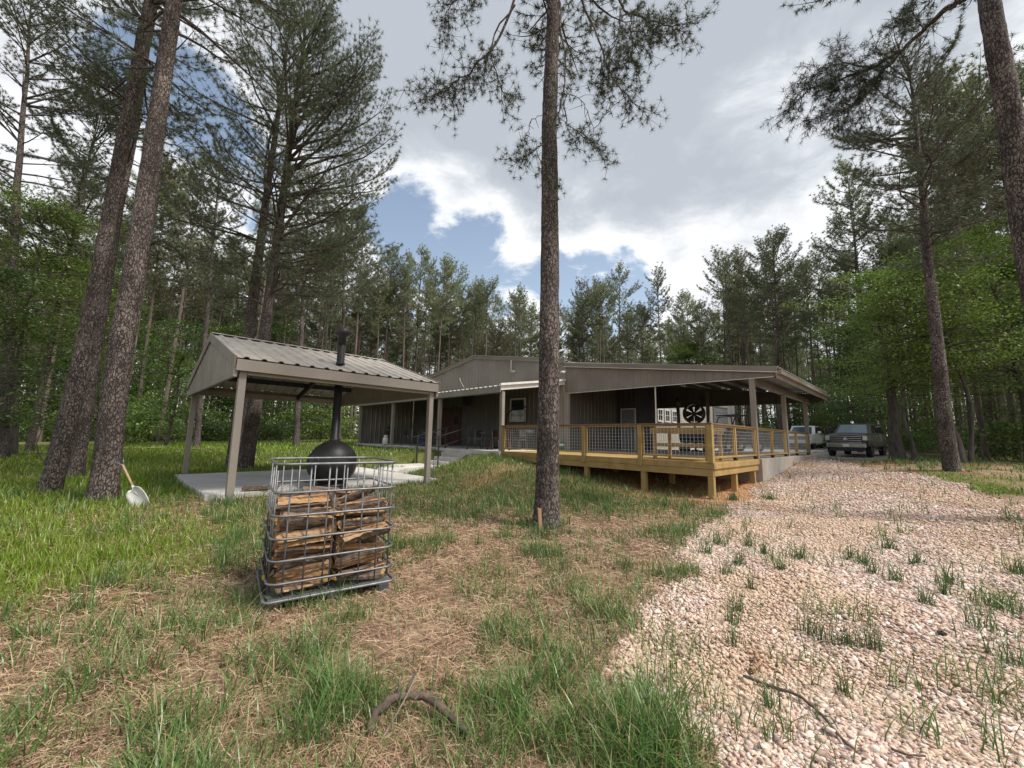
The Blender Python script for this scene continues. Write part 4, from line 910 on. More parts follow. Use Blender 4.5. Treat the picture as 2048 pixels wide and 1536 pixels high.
# porch roof: lean-to from the gable wall to the front posts
pz1, pz0 = 3.2, 2.56; psl = (pz1-pz0)/(PY+.1)
m = MB(); panel(m, (WX0-.3, -.12, pz0), X_, np.array([0, 1, psl]), unit(np.array([0, -psl, 1.])), WX1-WX0+.25, PY+.08, 0, rh=.035, minor=False); m.build('porch_roof', M['roofm'], house)
m = MB(); m.box(WX0-.3, WX1-.02, -.16, -.12, pz0-.26, pz0-.02); m.build('porch_fascia', M['taupe'], house)
m = MB(); m.bar((WX1-.03, -.14, pz0-.06), (WX1-.03, PY-.03, pz1-.06), .05, .24); m.build('porch_rake', M['white'], house)
m = MB(); m.bar((WX1+.03, -.2, pz0+.04), (WX1+.03, PY-.03, pz1+.04), .1, .09); m.build('rake_gutter', M['white'], house)
m = MB(); m.box(WX0, WX1-.1, -.02, .14, 2.3, 2.5); m.build('porch_beam', M['taupe_dk'], house)
for xx in (-7.86, -12.2, -16.75, -20.95): m = MB(); box_post(m, xx, .06, -.02, 2.34, .15); m.build('porch_post', M['white' if False else 'taupe'], house, .006)
m = MB(); panel(m, (WX0+.1, .1, 0), Y_, Z_, X_, PY-.2, lambda a: 2.45+psl*a, -.05); m.build('porch_end_wall', M['taupe_dk'], house)
m = MB(); m.box(WX0-.1, -7.79, -.1, PY-.02, -.3, 0); m.build('porch_floor', M['conc'], house, .01)
m = MB(); m.box(WX1-.04, .1, PY+.02, 15.3, -.75, 0); m.build('carport_floor', M['conc_dirty'], house, .01)
# window on the gable wall
wd = MB().box(-11.25, -10.3, PY-.09, PY-.06, 1.42, 2.47).build('window', M['glass'], house)
m = MB(); 
for a in ((-11.33,-10.22,1.34,1.42),(-11.33,-10.22,2.47,2.55),(-11.33,-11.25,1.42,2.47),(-10.3,-10.22,1.42,2.47)): m.box(a[0], a[1], PY-.12, PY-.055, a[2], a[3])
m.build('frame', M['winframe'], wd)
# double door of dark red wood
dd = MB().box(-17.7, -15.6, PY-.10, PY-.04, .02, 2.3).build('double_door', M['redwood'], house); MB().box(-16.67, -16.63, PY-.13, PY-.10, .05, 2.28).build('astragal', M['redwood'], dd); MB().box(-16.2, -15.75, PY-.12, PY-.10, 1.25, 1.75).build('door_pane', M['glass'], dd)
# plumbing vent pipe on the gable
pts = [onp for onp in [(-11.55, PY-.09, 4.72), (-11.55, PY-.09, 4.16)]]
m = MB(); m.tube([(-11.3, PY-.1, 4.62), (-11.3, PY-.1, 4.0)], .035, 8); m.tube([(-11.3, PY-.1, 4.0), (-11.05, PY-.1, 3.98)], .035, 8); m.tube([(-11.06, PY-.02, 3.98), (-11.06, PY-.2, 3.98)], .07, 8); m.build('vent_pipe', M['white'], house)
lf_ = MB(); lf_.lathe([(.0,-.05),(.14,-.05),(.16,0),(0,0)], (-3.35, 7.2, crf(-3.35)-.22), 16); lf_.build('ceiling_light', M['lampw'], house)
for i_, xx in enumerate((-4.6,)): pass
# porch slab edge ridge line rib ends on the eave are part of the roof sheet
# camera at the fascia's top left
sc_o = empty('security_camera', H(WX1+.12, CE0-.06, 3.62), HA, 'small white security camera on the fascia corner beside the gable', 'camera')
MB().lathe([(0,0),(.05,0),(.05,.03),(0,.03)], (0, .02, 0), 12, axis=1).build('mount', M['white'], sc_o); MB().tube([(0,-.02,0),(.03,-.1,-.05)], .015, 6).build('arm', M['white'], sc_o); MB().tube([(.0,-.06,-.06),(.12,-.22,-.1)], .045, 10).build('camera_head', M['white'], sc_o); MB().tube([(.0,-.06,-.03),(-.14,-.15,-.05)], .045, 10).build('camera_head', M['white'], sc_o)
bird = empty('antenna', H(-10.15, -.1, pz0+.06), HA, 'thin pale curved antenna on the porch roof edge', 'antenna')
m = MB(); m.tube([(0,0,0),(-.15,0,.18),(-.32,0,.36),(-.36,0,.5)], .018, 6); m.build('rod', M['taupe_wall'], bird)

# concrete steps and handrails
st = empty('concrete_steps', H(-10.6, 0, -.01), HA, 'pale concrete steps climbing from the walk to the porch', 'steps')
for k in range(4): m = MB(); m.box(-.75, .75, -.36*(k+1)-.0, -.36*k-.004, -.85, -.17*(k+1)+.01); m.build('step', M['conc'], st, .01)
for sx, lb in ((-.8, 'black handrail on the left of the porch steps'), (.8, 'black handrail on the right of the porch steps')):
    hr = empty('handrail', H(-10.6+sx, 0, 0), HA, lb, 'handrail')
    y0, y1, z0_, z1_ = -1.65, .0, .52, .93
    for yy, zz, zb in ((y0+.1, z0_+.02, -.8), (y1-.1, z1_-.02, 0.)): MB().box(-.022, .022, yy-.022, yy+.022, zb, zz).build('post', M['black'], hr)
    MB().bar((0, y0-.12, z0_-.05), (0, y1+.1, z1_+.04), .045, .035).build('rail', M['black'], hr); MB().bar((0, y0+.1, z0_-.42), (0, y1-.1, z1_-.42), .03, .03).build('lower_rail', M['black'], hr)
# walk from the steps to the pavilion pad
a0 = [H(-11.35, -1.44), H(-9.85, -1.44), H(-9.6, -3.0), Pv(5.02, 2.9), Pv(5.02, 4.2), H(-11.3, -2.7)]
def slab(name, pts, z, th, mt):
    m = MB(); P = [(p[0], p[1], z-th) for p in pts]; m.ext(P, (0, 0, th)); return m.build(name, mt, None, .012)
tag(slab('walkway', a0, .335, .3, M['conc']), kind='structure')

# ------------------------------------------------------------------ deck and railing
dk = empty('wooden_deck', H(0, 0, 0), HA, 'new yellow pine deck standing on posts at the front corner', 'deck')
m = MB(); n = 27; 
for i in range(n):
    y0 = .03+i*(3.9/n); m.box(-7.76, .03, y0, y0+3.9/n-.006, -.038, 0)
m.build('decking', M['deck'], dk)
MB().box(-7.78, .04, -.012, .028, -.16, -.03).build('rim_board', M['deck'], dk, .004); MB().box(-7.78, .0, -.0, .05, -.345, -.165).build('rim_beam', M['deck'], dk, .004)
MB().box(.0, .045, .03, 3.9, -.16, -.03).build('rim_board', M['deck'], dk, .004); MB().box(-.04, .01, .055, 3.88, -.345, -.165).build('rim_beam', M['deck'], dk, .004)
for i in range(14): MB().box(-7.5+i*.56, -7.46+i*.56, .06, 3.85, -.3, -.045).build('joist', M['deck'], dk)
for x, y in ((-.075, .085), (-1.9, .1), (-3.85, .1), (-5.8, .1), (-.09, 1.85), (-.09, 3.6), (-3.9, 1.9), (-1.9, 1.9)):
    m = MB(); box_post(m, x, y, -1.15, -.05 if y > .3 else -.17, .14); m.build('support_post', M['deck'], dk, .006)
rl_ = empty('deck_railing', H(0, 0, 0), HA, 'pine railing with wire panels running round the deck and carport', 'railing')
RH = 1.0
px_ = [-7.74, -5.82, -3.9, -1.95, -.06]; py_ = [1.9, 3.86, 5.9, 7.85, 9.8, 12.05]
def wirepanel(a, b, z0, z1):
    m = MB(); a = np.array(a, float); b = np.array(b, float); L_ = np.linalg.norm(b-a); k = max(2, int(L_/.10))
    for i in range(1, k): p = a+(b-a)*i/k; m.bar(p+[0,0,z0], p+[0,0,z1], .006, .006)
    for i in range(1, 8): z = z0+(z1-z0)*i/8; m.bar(a+[0,0,z], b+[0,0,z], .006, .006)
    return m.build('wire_panel', M['wire'], rl_)
def bay(a, b):
    a = np.array(a, float); b = np.array(b, float); d = unit(b-a); a2 = a+d*.05; b2 = b-d*.05
    for z0, z1, nm in ((.10, .145, 'lower_rail'), (RH-.085, RH-.045, 'upper_rail')): MB().bar(a2+[0,0,(z0+z1)/2], b2+[0,0,(z0+z1)/2], .085, z1-z0).build(nm, M['deck'], rl_, .004)
    for p in (a2+d*.02, b2-d*.02): MB().bar(p+[0,0,.147], p+[0,0,RH-.087], .04, .06, up=tuple(d)).build('stile', M['deck'], rl_, .003)
    wirepanel(a2+d*.04, b2-d*.04, .145, RH-.085)
for i in range(4):
    bay((px_[i], .045, 0), (px_[i+1], .045, 0))
for x in px_:
    c_ = x > -.1; m = MB(); box_post(m, x if not c_ else -.05, .045, -.02 if not c_ else -.02, RH-.042, .135 if c_ else .09); m.build('corner_post' if c_ else 'rail_post', M['deck'], rl_, .005)
    if not c_ and x > -7: MB().box(x-.06, x+.06, -.055, -.014, -.2, RH-.05).build('outer_post', M['deck'], rl_, .005)
ly = .045
for y in py_:
    bay((-.05, ly, 0), (-.05, y, 0)); m = MB(); box_post(m, -.05 if abs(y-3.86) > .3 else -.05, y, .0, RH-.042, .09); m.build('rail_post', M['deck'], rl_, .005); ly = y
    if y < 12.5: MB().box(-.085, .0, y-.07, y+.07, 0.0, .09).build('post_base', M['blackm'], rl_)
MB().box(-7.80, .02, -.035, .105, RH-.04, RH).build('top_rail', M['railtop'], rl_, .004); MB().box(-.12, .021, .106, 12.12, RH-.04, RH).build('top_rail', M['railtop'], rl_, .004)
# bar table standing against the railing in the corner
tb = empty('bar_table', H(-1.02, 1.0, 0), HA, 'tall slatted pine table standing in the deck corner', 'table')
m = MB()
for i in range(9): m.box(-.85, .82, -.55+i*.125, -.55+i*.125+.115, .86, .898)
m.build('table_top', M['deck'], tb)
MB().box(-.84, .81, -.56, -.522, .735, .858).build('apron', M['deck'], tb, .004); MB().box(-.84, .81, .52, .558, .735, .858).build('apron', M['deck'], tb, .004); MB().box(.772, .81, -.52, .52, .735, .858).build('apron', M['deck'], tb, .004)
for x, y in ((-.74, -.5), (.72, -.5), (-.74, .5), (.72, .5)): m = MB(); box_post(m, x, y, 0, .857, .085); m.build('leg', M['deck'], tb, .004)
MB().box(-.695, .675, -.52, -.48, .36, .46).build('stretcher', M['deck'], tb, .004); MB().box(-.695, .675, .48, .52, .36, .46).build('stretcher', M['deck'], tb, .004)

# ------------------------------------------------------------------ pavilion (local: x along its front eave, y back)
pv = empty('open_pavilion', PV, PA, 'open metal pavilion with ribbed pale roof over the stove', 'pavilion')
W_, D_, HP, OV, EH, RI = 4.32, 6.2, 2.37, .14, .25, 1.0
for x, y, zb in ((0.0, 0, -.35), (W_, 0, -.35), (0, D_, -.12), (W_, D_, -.12)): m = MB(); box_post(m, x, y, zb, HP+.02, .125); m.build('post', M['taupe'], pv, .006)
sl = RI/(D_/2+OV); m = MB()
panel(m, (-OV, -OV-.03, HP+EH), X_, np.array([0, 1, sl]), unit(np.array([0, -sl, 1.])), W_+2*OV, D_/2+OV+.03, 0, pitch=.3, rh=.032, minor=False)
panel(m, (-OV, D_+OV+.03, HP+EH), X_, np.array([0, -1, sl]), unit(np.array([0, sl, 1.])), W_+2*OV, D_/2+OV+.03, 0, pitch=.3, rh=.032, minor=False)
m.build('roof', M['roofpale'], pv)
m = MB(); yr = D_/2; zr = HP+EH+RI
for s in (-1, 1): m.add([(-OV-.02, yr, zr+.06), (W_+OV+.02, yr, zr+.06), (W_+OV+.02, yr+s*.18, zr+.06-.18*sl), (-OV-.02, yr+s*.18, zr+.06-.18*sl)], [(0,1,2,3)])
m.build('ridge_cap', M['roofpale'], pv)
for y in (-OV, D_+OV): MB().box(-OV, W_+OV, y-.02, y+.02, HP, HP+EH-.03).build('eave_fascia', M['taupe'], pv, .005)
for x in (-OV, W_+OV):
    m = MB(); s_ = -.03 if x < 0 else .03
    m.bar((x+s_, -OV-.02, HP+EH-.07), (x+s_, yr, zr-.07), .03, .2); m.bar((x+s_, yr, zr-.07), (x+s_, D_+OV+.02, HP+EH-.07), .03, .2); m.build('rake_fascia', M['taupe'], pv)
    m = MB(); fz = lambda a: EH+RI-.06-sl*abs(a-D_/2-OV+.0)-.0; panel(m, (x, -OV+.03, HP), Y_, Z_, -X_ if x < 0 else X_, D_+2*OV-.06, lambda a: max(.02, RI+EH-.10-sl*abs(a+.03-OV-D_/2)), 0, pitch=.3, rh=.018); m.build('gable_panel', M['taupe_wall'], pv)
    MB().box(x-.03, x+.03, -OV+.03, D_+OV-.03, HP-.12, HP-.005).build('end_beam', M['taupe'], pv)
for y in (.0, D_): MB().box(.07, W_-.07, y-.05, y+.05, HP-.06, HP+.1).build('eave_beam', M['taupe'], pv)
for q in (.3, .62, .92):
    for s in (0, 1):
        y = q*D_/2 if s == 0 else D_-q*D_/2; z = HP+EH+sl*(q*D_/2+OV)-.13; MB().box(-.05, W_+.05, y-.035, y+.035, z-.1, z+.05).build('purlin', M['blackm'], pv)
for x in (W_*.66,):
    for s in (0, 1): m = MB(); m.bar((x, .1 if s == 0 else D_-.1, HP+.05), (x, D_/2, zr-.28), .07, .16); m.build('rafter', M['blackm'], pv)
pd = [Pv(-.3, .5)[:2], Pv(5.02, .5)[:2], Pv(5.02, 5.5)[:2], Pv(-.3, 5.5)[:2]]
o = slab('concrete_pad', [(p[0], p[1]) for p in pd], PV[2], .3, M['conc']); tag(o, 'pale concrete pad under the open pavilion', 'concrete pad')

# stove: black ball fireplace with a flue through the roof
_s = at_z(662, 972, PV[2]); sv_ = empty('ball_fireplace', (_s[0], _s[1], PV[2]), PA, 'big black ball-shaped outdoor fireplace with tall flue pipe', 'fireplace')
rs = .53; zc = .52
m = MB(); prof = [(.001, zc-rs)]+[(rs*math.sin(a), zc-rs*math.cos(a)) for a in np.linspace(.12, PI-.17, 26)]; m.lathe(prof, (0, 0, 0), 40); m.build('firebox', M['black'], sv_)
m = MB(); m.lathe([(.36, 0), (.36, .05), (.31, .07), (.29, .14), (.33, .18)], (0, 0, 0), 32); m.build('base', M['black'], sv_)
q = at_z(676.5, 690, 0); ztop = 3.72
m = MB(); m.lathe([(.12, zc+rs-.05), (.12, zc+rs+.04), (.09, zc+rs+.06), (.09, ztop-.35)], (0, 0, 0), 24); m.build('flue', M['black'], sv_)
m = MB(); m.lathe([(.10, ztop-.36), (.105, ztop-.16), (.175, ztop-.13), (.19, ztop-.02), (.12, ztop+.04), (.0, ztop+.06)], (0, 0, 0), 24); m.build('cap', M['black'], sv_)
m = MB(); m.lathe([(.11, 2.86), (.10, 2.9), (.0905, 2.92)], (0, 0, 0), 20); m.build('roof_flashing', M['blackm'], sv_)
dr = MB(); aa = np.linspace(0, 2*PI, 25)[:-1]; c0 = np.array([-.90, .43, 0])/1.0
ring = [np.array([0, 0, zc])+rs*1.005*unit(np.array([-1, -.15, 0])+.52*(math.cos(a)*np.array([.15, -1, 0])+math.sin(a)*Z_)) for a in aa]
dr.tube(ring+[ring[0]], .022, 8, cap=False); dr.build('door_ring', M['black'], sv_); MB().tube([np.array([-.5, -.3, zc-.1]), np.array([-.62, -.38, zc-.1]), np.array([-.62, -.38, zc+.08])], .014, 6).build('handle', M['black'], sv_); MB().box(-.66, -.42, -.3, .1, zc-.38, zc-.35).build('ash_shelf', M['black'], sv_)
# tools leaning by the flue
tl = empty('fire_poker', (_s[0]-.16, _s[1]+.85, PV[2]), 0, 'thin fire tool standing behind the black ball fireplace', 'fire tool')
m = MB(); m.tube([(0,0,0),(-.15,.05,1.3)], .012, 6); m.build('shaft', M['black'], tl); m = MB(); m.tube([(-.15,.05,1.28),(-.2,.06,1.55)], .03, 8); m.build('handle', M['blackm'], tl)
sp_ = at_d(866, 962, 11.5); sp_[2] = tz(sp_[0], sp_[1]); fa = empty('water_pipe', sp_, 0, 'short grey standing water pipe beside the pavilion corner post', 'pipe')
m = MB(); m.tube([(0,0,-.1),(0,0,.62)], .018, 8); m.build('riser', M['galv'], fa); m = MB(); m.tube([(-.02,0,.58),(.12,0,.58),(.13,0,.5)], .016, 8); m.build('spout', M['galv'], fa)
# ------------------------------------------------------------------ firewood cage
TA = .60; TO = np.array([-2.075, 3.63, -.03])
def T(x, y, z=0): return fr(TO, TA, x, y, z)
TW, TD, TH = 1.10, 1.0, 1.25
tc_ = empty('wire_cage', TO, TA, 'galvanised wire cage on a low pallet, packed with split firewood', 'cage')
def rrect(w, d, r, z, n=5):
    P = []
    for cx, cy, a0 in ((w-r, r, -PI/2), (w-r, d-r, 0), (r, d-r, PI/2), (r, r, PI)):
        for i in range(n+1): a = a0+PI/2*i/n; P.append((cx+r*math.cos(a), cy+r*math.sin(a), z))
    return P
for z in (.22, .41, .60, .79, 1.0, TH):
    m = MB(); P = rrect(TW, TD, .10, z+RNG.normal(0, .003)); P = np.array(P+[P[0], P[1]]); m.tube(P, .0105 if z < 1.2 else .0125, 8, cap=False); m.build('hoop_bar', M['galv'], tc_)
vb = [(x, .0) for x in (.12, .28, .44, .5, .60, .76, .92)]+[(x, TD) for x in (.14, .30, .46, .62, .78, .94)]+[(0, y) for y in (.14, .34, .58, .82)]+[(TW, y) for y in (.14, .30, .46, .62, .80)]
for x, y in vb: m = MB(); ins = .019; xx = min(max(x, ins), TW-ins); yy = min(max(y, ins), TD-ins); m.tube([(xx, yy, .10), (xx, yy, TH-.012-(.05 if RNG.random() < .25 else 0))], .0078, 6); m.build('upright_bar', M['galv'], tc_)
m = MB(); P = rrect(TW+.03, TD+.03, .06, .085); P = np.array(P+[P[0], P[1]])+np.array([-.015, -.015, 0]); m.tube(P, .014, 8, cap=False); m.build('base_tube', M['galv'], tc_)
MB().box(.02, TW-.02, .02, TD-.02, .075, .09).build('tray', M['galv'], tc_)
MB().box(.03, TW-.03, -.022, -.008, .085, .108).build('tray_lip', M['galv'], tc_)
for x in (.03, TW/2-.05, TW-.13):
    for y in (.02, TD-.16): MB().box(x, x+.1, y, y+.14, -.06, .066).build('foot', M['greyplastic'] if x > .1 else M['stick'], tc_, .008)
MB().box(-.018, .0, .24, .30, .205, .235).build('yellow_tag', M['yellow'], tc_)
def log(L_, r, rng, whole=False):
    """a split log lying along x, centred: bark on its round side, raw wood on its flat faces"""
    n = 14; P = []; kind = rng.integers(0, 4)
    half = rng.uniform(.5, .85) if kind < 3 else 1.35; nb = 5
    apex = np.array([rng.normal(0, .15)*r, -r*rng.uniform(.5, .9)]); R2_ = r*1.7
    arc = np.array([(R2_*math.sin(a), R2_*math.cos(a)-.75*R2_) for a in np.linspace(half, -half, nb)])
    mids = [apex+(arc[-1]-apex)*q+rng.normal(0, .012, 2) for q in (.72, .35)]; mids2 = [apex+(arc[0]-apex)*q+rng.normal(0, .012, 2) for q in (.35, .72)]
    sec = np.array(list(arc)+mids+[apex]+mids2); k = len(sec); a = np.linspace(-L_/2, L_/2, n); V = []
    tw = rng.normal(0, .25); bow = rng.normal(0, .006); dr_ = np.cumsum(rng.normal(0, r*.05, (n, k, 2)), 0)*.3
    for i, x in enumerate(a):
        s_ = 1-(.07 if i in (0, n-1) else 0); q = tw*(x/L_); c, s = math.cos(q), math.sin(q); pp = sec*s_+rng.normal(0, r*.05, sec.shape)+dr_[i]-dr_.mean(0)
        dx = rng.normal(0, .014, k) if i in (0, n-1) else 0
        V.append(np.stack([x+np.zeros(k)+dx, pp[:,0]*c-pp[:,1]*s, pp[:,0]*s+pp[:,1]*c+bow*(1-(2*x/L_)**2)], -1))
    F = []; Mi = []
    for i in range(n-1):
        for j in range(k): F.append((i*k+j, i*k+(j+1) % k, (i+1)*k+(j+1) % k, (i+1)*k+j)); Mi.append(1 if j < nb-1 else 0)
    F += [tuple(range(k))[::-1], tuple((n-1)*k+j for j in range(k))]; Mi += [0, 0]
    me = bpy.data.meshes.new('firewood_log'); me.from_pydata(np.concatenate(V).tolist(), [], F)
    me.materials.append(M['splitwood']); me.materials.append(M['logbark']); me.polygons.foreach_set('material_index', Mi); me.update(); return me
lr = np.random.default_rng(11); protos_l = [log(lr.uniform(.42, .49), lr.uniform(.045, .07), lr) for _ in range(26)]
def putlog(me, p, rz, rx, ry, label, group):
    o = link('firewood_log', me); o.rotation_euler = (rx, ry, rz); o.location = tuple(p); tag(o, label, 'firewood', group); return o
rows = [.115, .305, .50, .69, .845]
for col_, (cxx, lab, gp_) in enumerate(((.285, 'split log lying in the left-hand stack of the wire cage', 'split logs in the left stack'), (.80, 'split log lying in the right-hand stack of the wire cage', 'split logs in the right stack'))):
    for ri, yy in enumerate(rows):
        top = .80 if col_ == 0 else .84
        z = .15; li = 0
        while z < top:
            tilt = lr.normal(0, .05)-(.10 if col_ == 1 and ri == 0 else 0)
            putlog(protos_l[lr.integers(0, 26)], T(cxx+lr.normal(0, .014), yy+lr.normal(0, .012), z), TA+lr.normal(0, .08)+(PI if lr.random() < .5 else 0), lr.random()*6.28, tilt, lab if z < top-.12 else lab.replace('lying in', 'on top of'), gp_ if z < top-.12 else gp_.replace('in the', 'on top of the'))
            z += lr.uniform(.062, .085); li += 1
for k, (yy, z, rz) in enumerate([(.30, .3, 1.4), (.26, .45, 1.7), (.3, .62, 1.5), (.27, .78, 1.75), (.3, .17, 1.6), (.72, .3, 1.5), (.72, .6, 1.6), (.70, .8, 1.5)]):
    putlog(protos_l[k], T(.545, yy, z), TA+rz, lr.random()*6, lr.normal(0, .06), 'split log wedged endwise between the two stacks in the cage', 'split logs wedged between the stacks')
for x, y, z, rz, rx, ry in ((.78, .3, .90, .55, 2.2, -.15), (.70, .55, .92, .9, .4, .1), (.28, .32, .885, .06, 3.3, -.03), (.5, .62, .90, .4, 1., .12)): putlog(protos_l[lr.integers(0, 26)], T(x, y, z), TA+rz, rx, ry, 'loose split log lying slanted on top of the caged firewood', 'loose logs on the caged firewood')
for (px, py, rz, lb) in ((512, 974, .5, 'short split log end lying at the front edge of the pad'), (538, 972, 1.1, 'darker split log lying at the pad edge behind the cage')):
    q = at_z(px, py, PV[2]+.08); o = putlog(protos_l[lr.integers(0, 26)], (q[0], q[1], PV[2]+.065), rz, .4, 0, lb, None)

# ------------------------------------------------------------------ shovel, stake, sticks
_b = at_d(287, 1022, 7.0); _b[2] = tz(_b[0], _b[1]); _t = at_d(243, 920, 7.35)
sh = empty('shovel', _b, 0, 'scoop shovel with a worn white blade leaning on the thick pine', 'shovel')
ax = unit(_t-_b); Lh = np.linalg.norm(_t-_b); yx = unit(np.array([-.15, -1, .25])-ax*np.dot(ax, np.array([-.15, -1, .25]))); xx = np.cross(yx, ax)
def S(u, v, w): return xx*u+ax*v+yx*w
m = MB(); us = np.linspace(-1, 1, 9); vs = [0, .07, .16, .25, .34, .39, .42]; hw = [.14, .15, .155, .152, .14, .11, .05]; V = []
for v, h in zip(vs, hw):
    for u in us: V.append(S(u*h, v-.02*(abs(u) > .9)*(v < .01), .045*u*u-.02+.05*(v/.38)**2))
F = [(i*9+j, i*9+j+1, (i+1)*9+j+1, (i+1)*9+j) for i in range(6) for j in range(8)]; m.add(V, F, 0, True); o = m.build('blade', M['shovelw'], sh); md = o.modifiers.new('thickness', 'SOLIDIFY'); md.thickness = .006
MB().tube([S(0, .26, .0), S(0, .36, .02), S(0, .50, .02)], [.012, .024, .02], 10).build('socket', M['shovelw'], sh)
MB().tube([S(0, .48, .02), S(0, Lh-.12, .02)], .017, 10).build('handle', M['shovelwood'], sh)
m = MB(); m.tube([S(0, Lh-.14, .02), S(-.045, Lh-.06, .02), S(-.06, Lh+.0, .02), S(.06, Lh+.0, .02), S(.045, Lh-.06, .02), S(0, Lh-.14, .02)], .011, 8); m.build('grip', M['galv'], sh)
_b = at_d(1082, 1050, 6.25); _b[2] = tz(_b[0], _b[1]); sk = empty('wooden_stake', _b, .3, 'short weathered wooden stake in front of the middle pine', 'stake')
m = MB(); m.add([(-.028,-.02,-.1),(.028,-.02,-.1),(.028,.02,-.1),(-.028,.02,-.1),(-.06,-.02,.42),(-.005,-.02,.42),(-.005,.02,.40),(-.06,.02,.43)], [(0,3,2,1),(4,5,6,7),(0,1,5,4),(1,2,6,5),(2,3,7,6),(3,0,4,7)]); m.build('stake', M['stake'], sk, .003)
def stick(name, pts, r0, r1, label, cat, mt, seed, subs=(), n=8, lift=.03):
    rng = np.random.default_rng(seed); P = []
    for q in pts:
        g_ = gp(q[0], q[1]); P.append(g_+np.array([0, 0, lift+(q[2] if len(q) > 2 else 0)]))
    P = np.array(P); s = np.linspace(0, len(P)-1, 30); C = np.stack([np.interp(s, range(len(P)), P[:,i]) for i in range(3)], -1)
    for _ in range(3): C[1:-1] = (C[:-2]+2*C[1:-1]+C[2:])/4
    C += rng.normal(0, r0*.16, C.shape); o0 = C[0].copy()
    o = empty(name, o0, 0, label, cat)
    rad = np.linspace(r0, r1, 30)*(1+rng.normal(0, .07, 30)); MB().tube(C-o0, rad, n).build('stem', mt, o)
    for i, d_, l_, r_ in subs: p = C[i]-o0; d_ = unit(np.array(d_, float)); MB().tube([p, p+d_*l_*.5+rng.normal(0, .01, 3), p+d_*l_], [r_, r_*.8, r_*.5], 6).build('side_twig', mt, o)
    return o
stick('fallen_branch', [(742,1478),(745,1450,.03),(790,1425,.05),(840,1422,.05),(880,1440,.05),(915,1470,.02),(945,1490)], .026, .017, 'thick curved fallen branch arched over the brown straw in front', 'branch', M['stick'], 3, subs=((12,(.2,.3,.5),.12,.012),(10,(-.1,.5,.4),.09,.012)))
stick('thin_stick', [(755,1505),(800,1450,.06),(832,1398,.10)], .006, .004, 'thin pale stick leaning across the curved fallen branch', 'stick', M['palestick'], 4)
stick('long_twig', [(1487,1362),(1540,1382),(1600,1405,.01),(1640,1440,.01),(1690,1497),(1712,1512)], .010, .006, 'long dark curved twig lying across the pink gravel', 'twig', M['stick'], 5, subs=((9,(.2,.8,.2),.10,.003),(20,(.6,.3,.3),.08,.003)))
stick('long_twig', [(1785,1512),(1815,1524),(1852,1526)], .006, .004, 'short dark twig on the gravel near the bottom right', 'twig', M['stick'], 6)
stick('bark_chip', [(1503,1352),(1522,1340,.015)], .018, .010, 'small reddish bark piece on the gravel above the long twig', 'bark', M['stake'], 7)
stick('bark_chip', [(1512,1322,.02),(1519,1338,.015)], .016, .012, 'upright scrap of brown bark standing in the gravel', 'bark', M['stake'], 8)
stick('bark_chip', [(1880,1273),(1895,1276)], .016, .008, 'dark bark chip lying alone on the right gravel', 'bark', M['stick'], 9)
stick('thin_stick', [(486,1355),(570,1320,.01),(660,1285,.02)], .006, .004, 'thin brown twig lying on straw left of the cage front', 'stick', M['stick'], 10)
for k, (a, b, c_, lb) in enumerate((((0,904),(60,900),(125,897),'long pale fallen pole at the wood edge, far left'), ((210,895),(290,892),(330,889),'short fallen pole behind the thick leaning pines'), ((345,884),(400,887),(440,893),'broken pale branch lying behind the pavilion corner'))):
    P = []
    for q in (a, b, c_): g_ = at_d(q[0], q[1], 17.5 if k == 0 else 21); g_[2] = tz(g_[0], g_[1])+.05+.05*len(P); P.append(g_)
    o = empty('fallen_pole', P[0], 0, lb, 'log'); MB().tube(np.array(P)-P[0], [.04, .035, .02], 8).build('stem', M['palestick'], o)

# ------------------------------------------------------------------ things on the porch and under the carport
def dining(x, y, rz, label, w=1.3, d=.8):
    t = empty('patio_table', H(x, y, 0), HA+rz, label, 'table'); MB().box(-w/2, w/2, -d/2, d/2, .70, .735).build('table_top', M['greyplastic'], t, .005)
    for sx in (-1, 1):
        for sy in (-1, 1): MB().tube([(sx*(w/2-.08), sy*(d/2-.08), .70), (sx*(w/2-.05), sy*(d/2-.05), 0)], .018, 8).build('leg', M['galv'], t)
    return t
dining(-9.9, 1.6, .1, 'patio table with pale edge on the porch near the steps'); dining(-15.2, 1.5, .0, 'patio table deep in the porch behind the pavilion post')
def chair():
    t = empty('patio_chair', (0,0,0), 0, 'x', 'chair', 'x')
    MB().box(-.22, .22, -.22, .22, .43, .455).build('seat', M['galv'], t, .006); MB().box(-.2, .2, .20, .225, .55, .86).build('backrest', M['blackm'], t, .006)
    for sx in (-1, 1):
        MB().tube([(sx*.2, -.2, .44), (sx*.23, -.24, 0)], .012, 6).build('leg', M['galv'], t); MB().tube([(sx*.2, .21, .86), (sx*.2, .21, .44), (sx*.23, .27, 0)], .012, 6).build('leg', M['galv'], t)
    return t
ch0 = chair()
for i, (x, y, rz, lb, gp_) in enumerate(((-10.5, .9, PI, 'metal patio chair at the front of the near porch table', 'chairs at the near porch table'), (-9.4, .9, PI+.2, 'metal patio chair at the front of the near porch table', 'chairs at the near porch table'), (-11, 1.7, 1.6, 'metal patio chair at the left end of the near porch table', None), (-10., 2.4, 0, 'metal patio chair behind the near porch table', None), (-8.6, 1.8, -1.5, 'metal patio chair right of the near porch table', None), (-15.8, .8, PI, 'metal patio chair in front of the far porch table', 'chairs at the far porch table'), (-14.6, .8, PI-.2, 'metal patio chair in front of the far porch table', 'chairs at the far porch table'), (-17.9, 1.6, 1., 'metal patio chair deep in the left porch end', None))):
    o = ch0 if i == 0 else copy_tree(ch0); o.location = tuple(H(x, y, 0)); o.rotation_euler = (0, 0, HA+rz); o['label'] = lb
    if gp_: o['group'] = gp_
    elif 'group' in o: del o['group']
